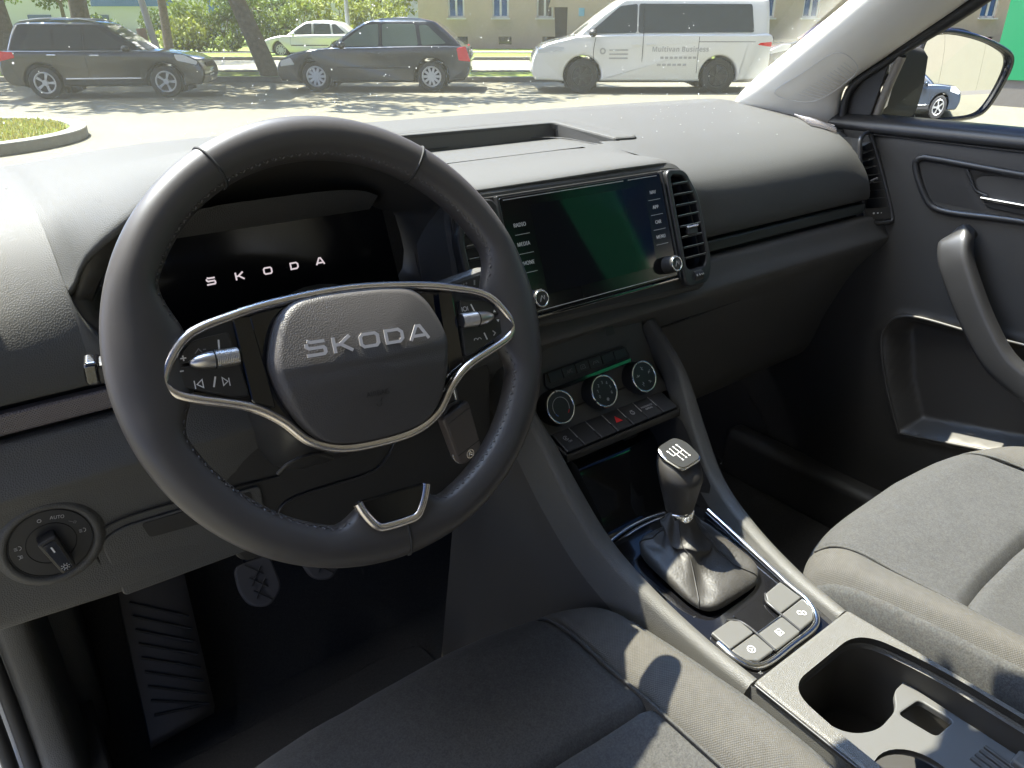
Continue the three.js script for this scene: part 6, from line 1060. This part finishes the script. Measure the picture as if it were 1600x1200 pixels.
{
  const t = thing('pale_hall', 'low pale hall with blue sign panels beyond the lawn', 'building', OUT(-62, 92), TURN), wm = M([0.5, 0.52, 0.54], 0.8), bm = M([0.06, 0.14, 0.4], 0.6);
  part2(t, 'wall', new THREE.BoxGeometry(52, 5.5, 14).translate(24, 2.75, -7), wm);
  part2(t, 'sign_band', new THREE.BoxGeometry(9, 1.1, 0.2).translate(20, 3.6, 0.1), bm);
  part2(t, 'sign_panel', new THREE.BoxGeometry(3.2, 2.6, 0.2).translate(30, 3.4, 0.1), bm);
  for (let k = 0; k < 6; k++) part2(t, 'window', new THREE.BoxGeometry(2.6, 1.2, 0.1).translate(3 + k * 6.4, 1.6, 0.06), M([0.08, 0.1, 0.13], 0.1));
}
{
  const green = M([0.01, 0.22, 0.085], 0.5), cream = M([1, 1, 1], 0.85, { map: toneTex(256, [0.17, 0.162, 0.12], 0.04, 5, 4, 0.03, 0.02) }), plinth = M([0.16, 0.15, 0.14], 0.9);
  const t = thing('green_hall', 'bright green panelled hall wall seen past the door mirror', 'building', [15.4, GY, 0]);
  const P = new THREE.BoxGeometry(0.12, 6.6, 1.18);
  for (let k = 0; k < 28; k++) part2(t, 'wall_panel', P.clone().scale(1, k < 17 ? 0.48 : 1.8, 1).translate(0, (k < 17 ? 0.48 : 1.8) * 3.3 + 0.45, -5.35 + k * 1.2), green);
  part2(t, 'plinth', new THREE.BoxGeometry(0.2, 0.45, 33.6).translate(0.06, 0.225, 10.8), plinth);
  part2(t, 'core', new THREE.BoxGeometry(8, 3.4, 20.2).translate(4.1, 1.7, 4.2), M([0.3, 0.3, 0.28], 0.9));
  const c = thing('cream_hall', 'cream rendered wall that shows in the door mirror', 'building', [8, GY, 16]);
  for (let k = 0; k < 6; k++) part2(c, 'wall_panel', new THREE.BoxGeometry(3.98, 6, 0.15).translate(-16 + k * 4, 3.2, 0), cream);
  part2(c, 'plinth', new THREE.BoxGeometry(24, 0.25, 0.2).translate(-6, 0.12, -0.04), plinth);
  part2(c, 'core', new THREE.BoxGeometry(23.8, 6, 8).translate(-6, 3, 4.1), M([0.3, 0.3, 0.28], 0.9));
}
// ---------------------------------------------------------------- street furniture
{
  const lp = thing('lamp_post', 'slim grey lamp post beside the beige house trees', 'lamp post', OUT(-7.5, 37.6), TURN), zinc = M([0.35, 0.36, 0.36], 0.5, { metalness: 0.4 });
  part2(lp, 'post', taper([[0, 0, 0], [0, 3, 0], [0, 6.2, 0]], 0.11, 0.06), zinc); part2(lp, 'arm', taper([[0, 6.1, 0], [0, 6.5, 0.4], [0, 6.55, 1.2]], 0.05, 0.04, 8), zinc); part2(lp, 'lamp_head', rbox(0.25, 0.12, 0.7, 0.05).translate(0, 6.5, 1.4), zinc);
  const sg = thing('road_sign', 'round red rimmed road sign on a post by the thick trunk', 'sign', OUT(-15.6, 23.2), TURN);
  part2(sg, 'post', taper([[0, 0, 0], [0, 1.2, 0], [0, 2.6, 0]], 0.035, 0.035, 4), zinc); part2(sg, 'sign_face', new THREE.CylinderGeometry(0.28, 0.28, 0.02, 32).rotateX(Math.PI / 2).translate(0.04, 2.0, 0.05), M([0.08, 0.06, 0.3], 0.5)); part2(sg, 'sign_rim', new THREE.TorusGeometry(0.28, 0.03, 8, 32).translate(0.04, 2.0, 0.06), M([0.5, 0.02, 0.03], 0.5)); part2(sg, 'sign_plate', rbox(0.42, 0.5, 0.02, 0.03).translate(0.1, 1.35, 0.05), M([0.7, 0.7, 0.7], 0.5));
  const bp = thing('banner_pole', 'pale slanting pole with a stone stump behind the car bonnet', 'pole', OUT(-9.2, 21.9), TURN);
  part2(bp, 'pole', taper([[-0.25, 0, 0], [-0.45, 1.2, 0], [-0.75, 3.6, 0]], 0.1, 0.07, 8), M([0.55, 0.53, 0.5], 0.6)); part2(bp, 'stump', taper([[-0.62, 0, 0.1], [-0.62, 0.6, 0.1], [-0.66, 1.25, 0.1]], 0.13, 0.12, 6), M([0.4, 0.25, 0.17], 0.9));
}
renderer.render(scene, camera);
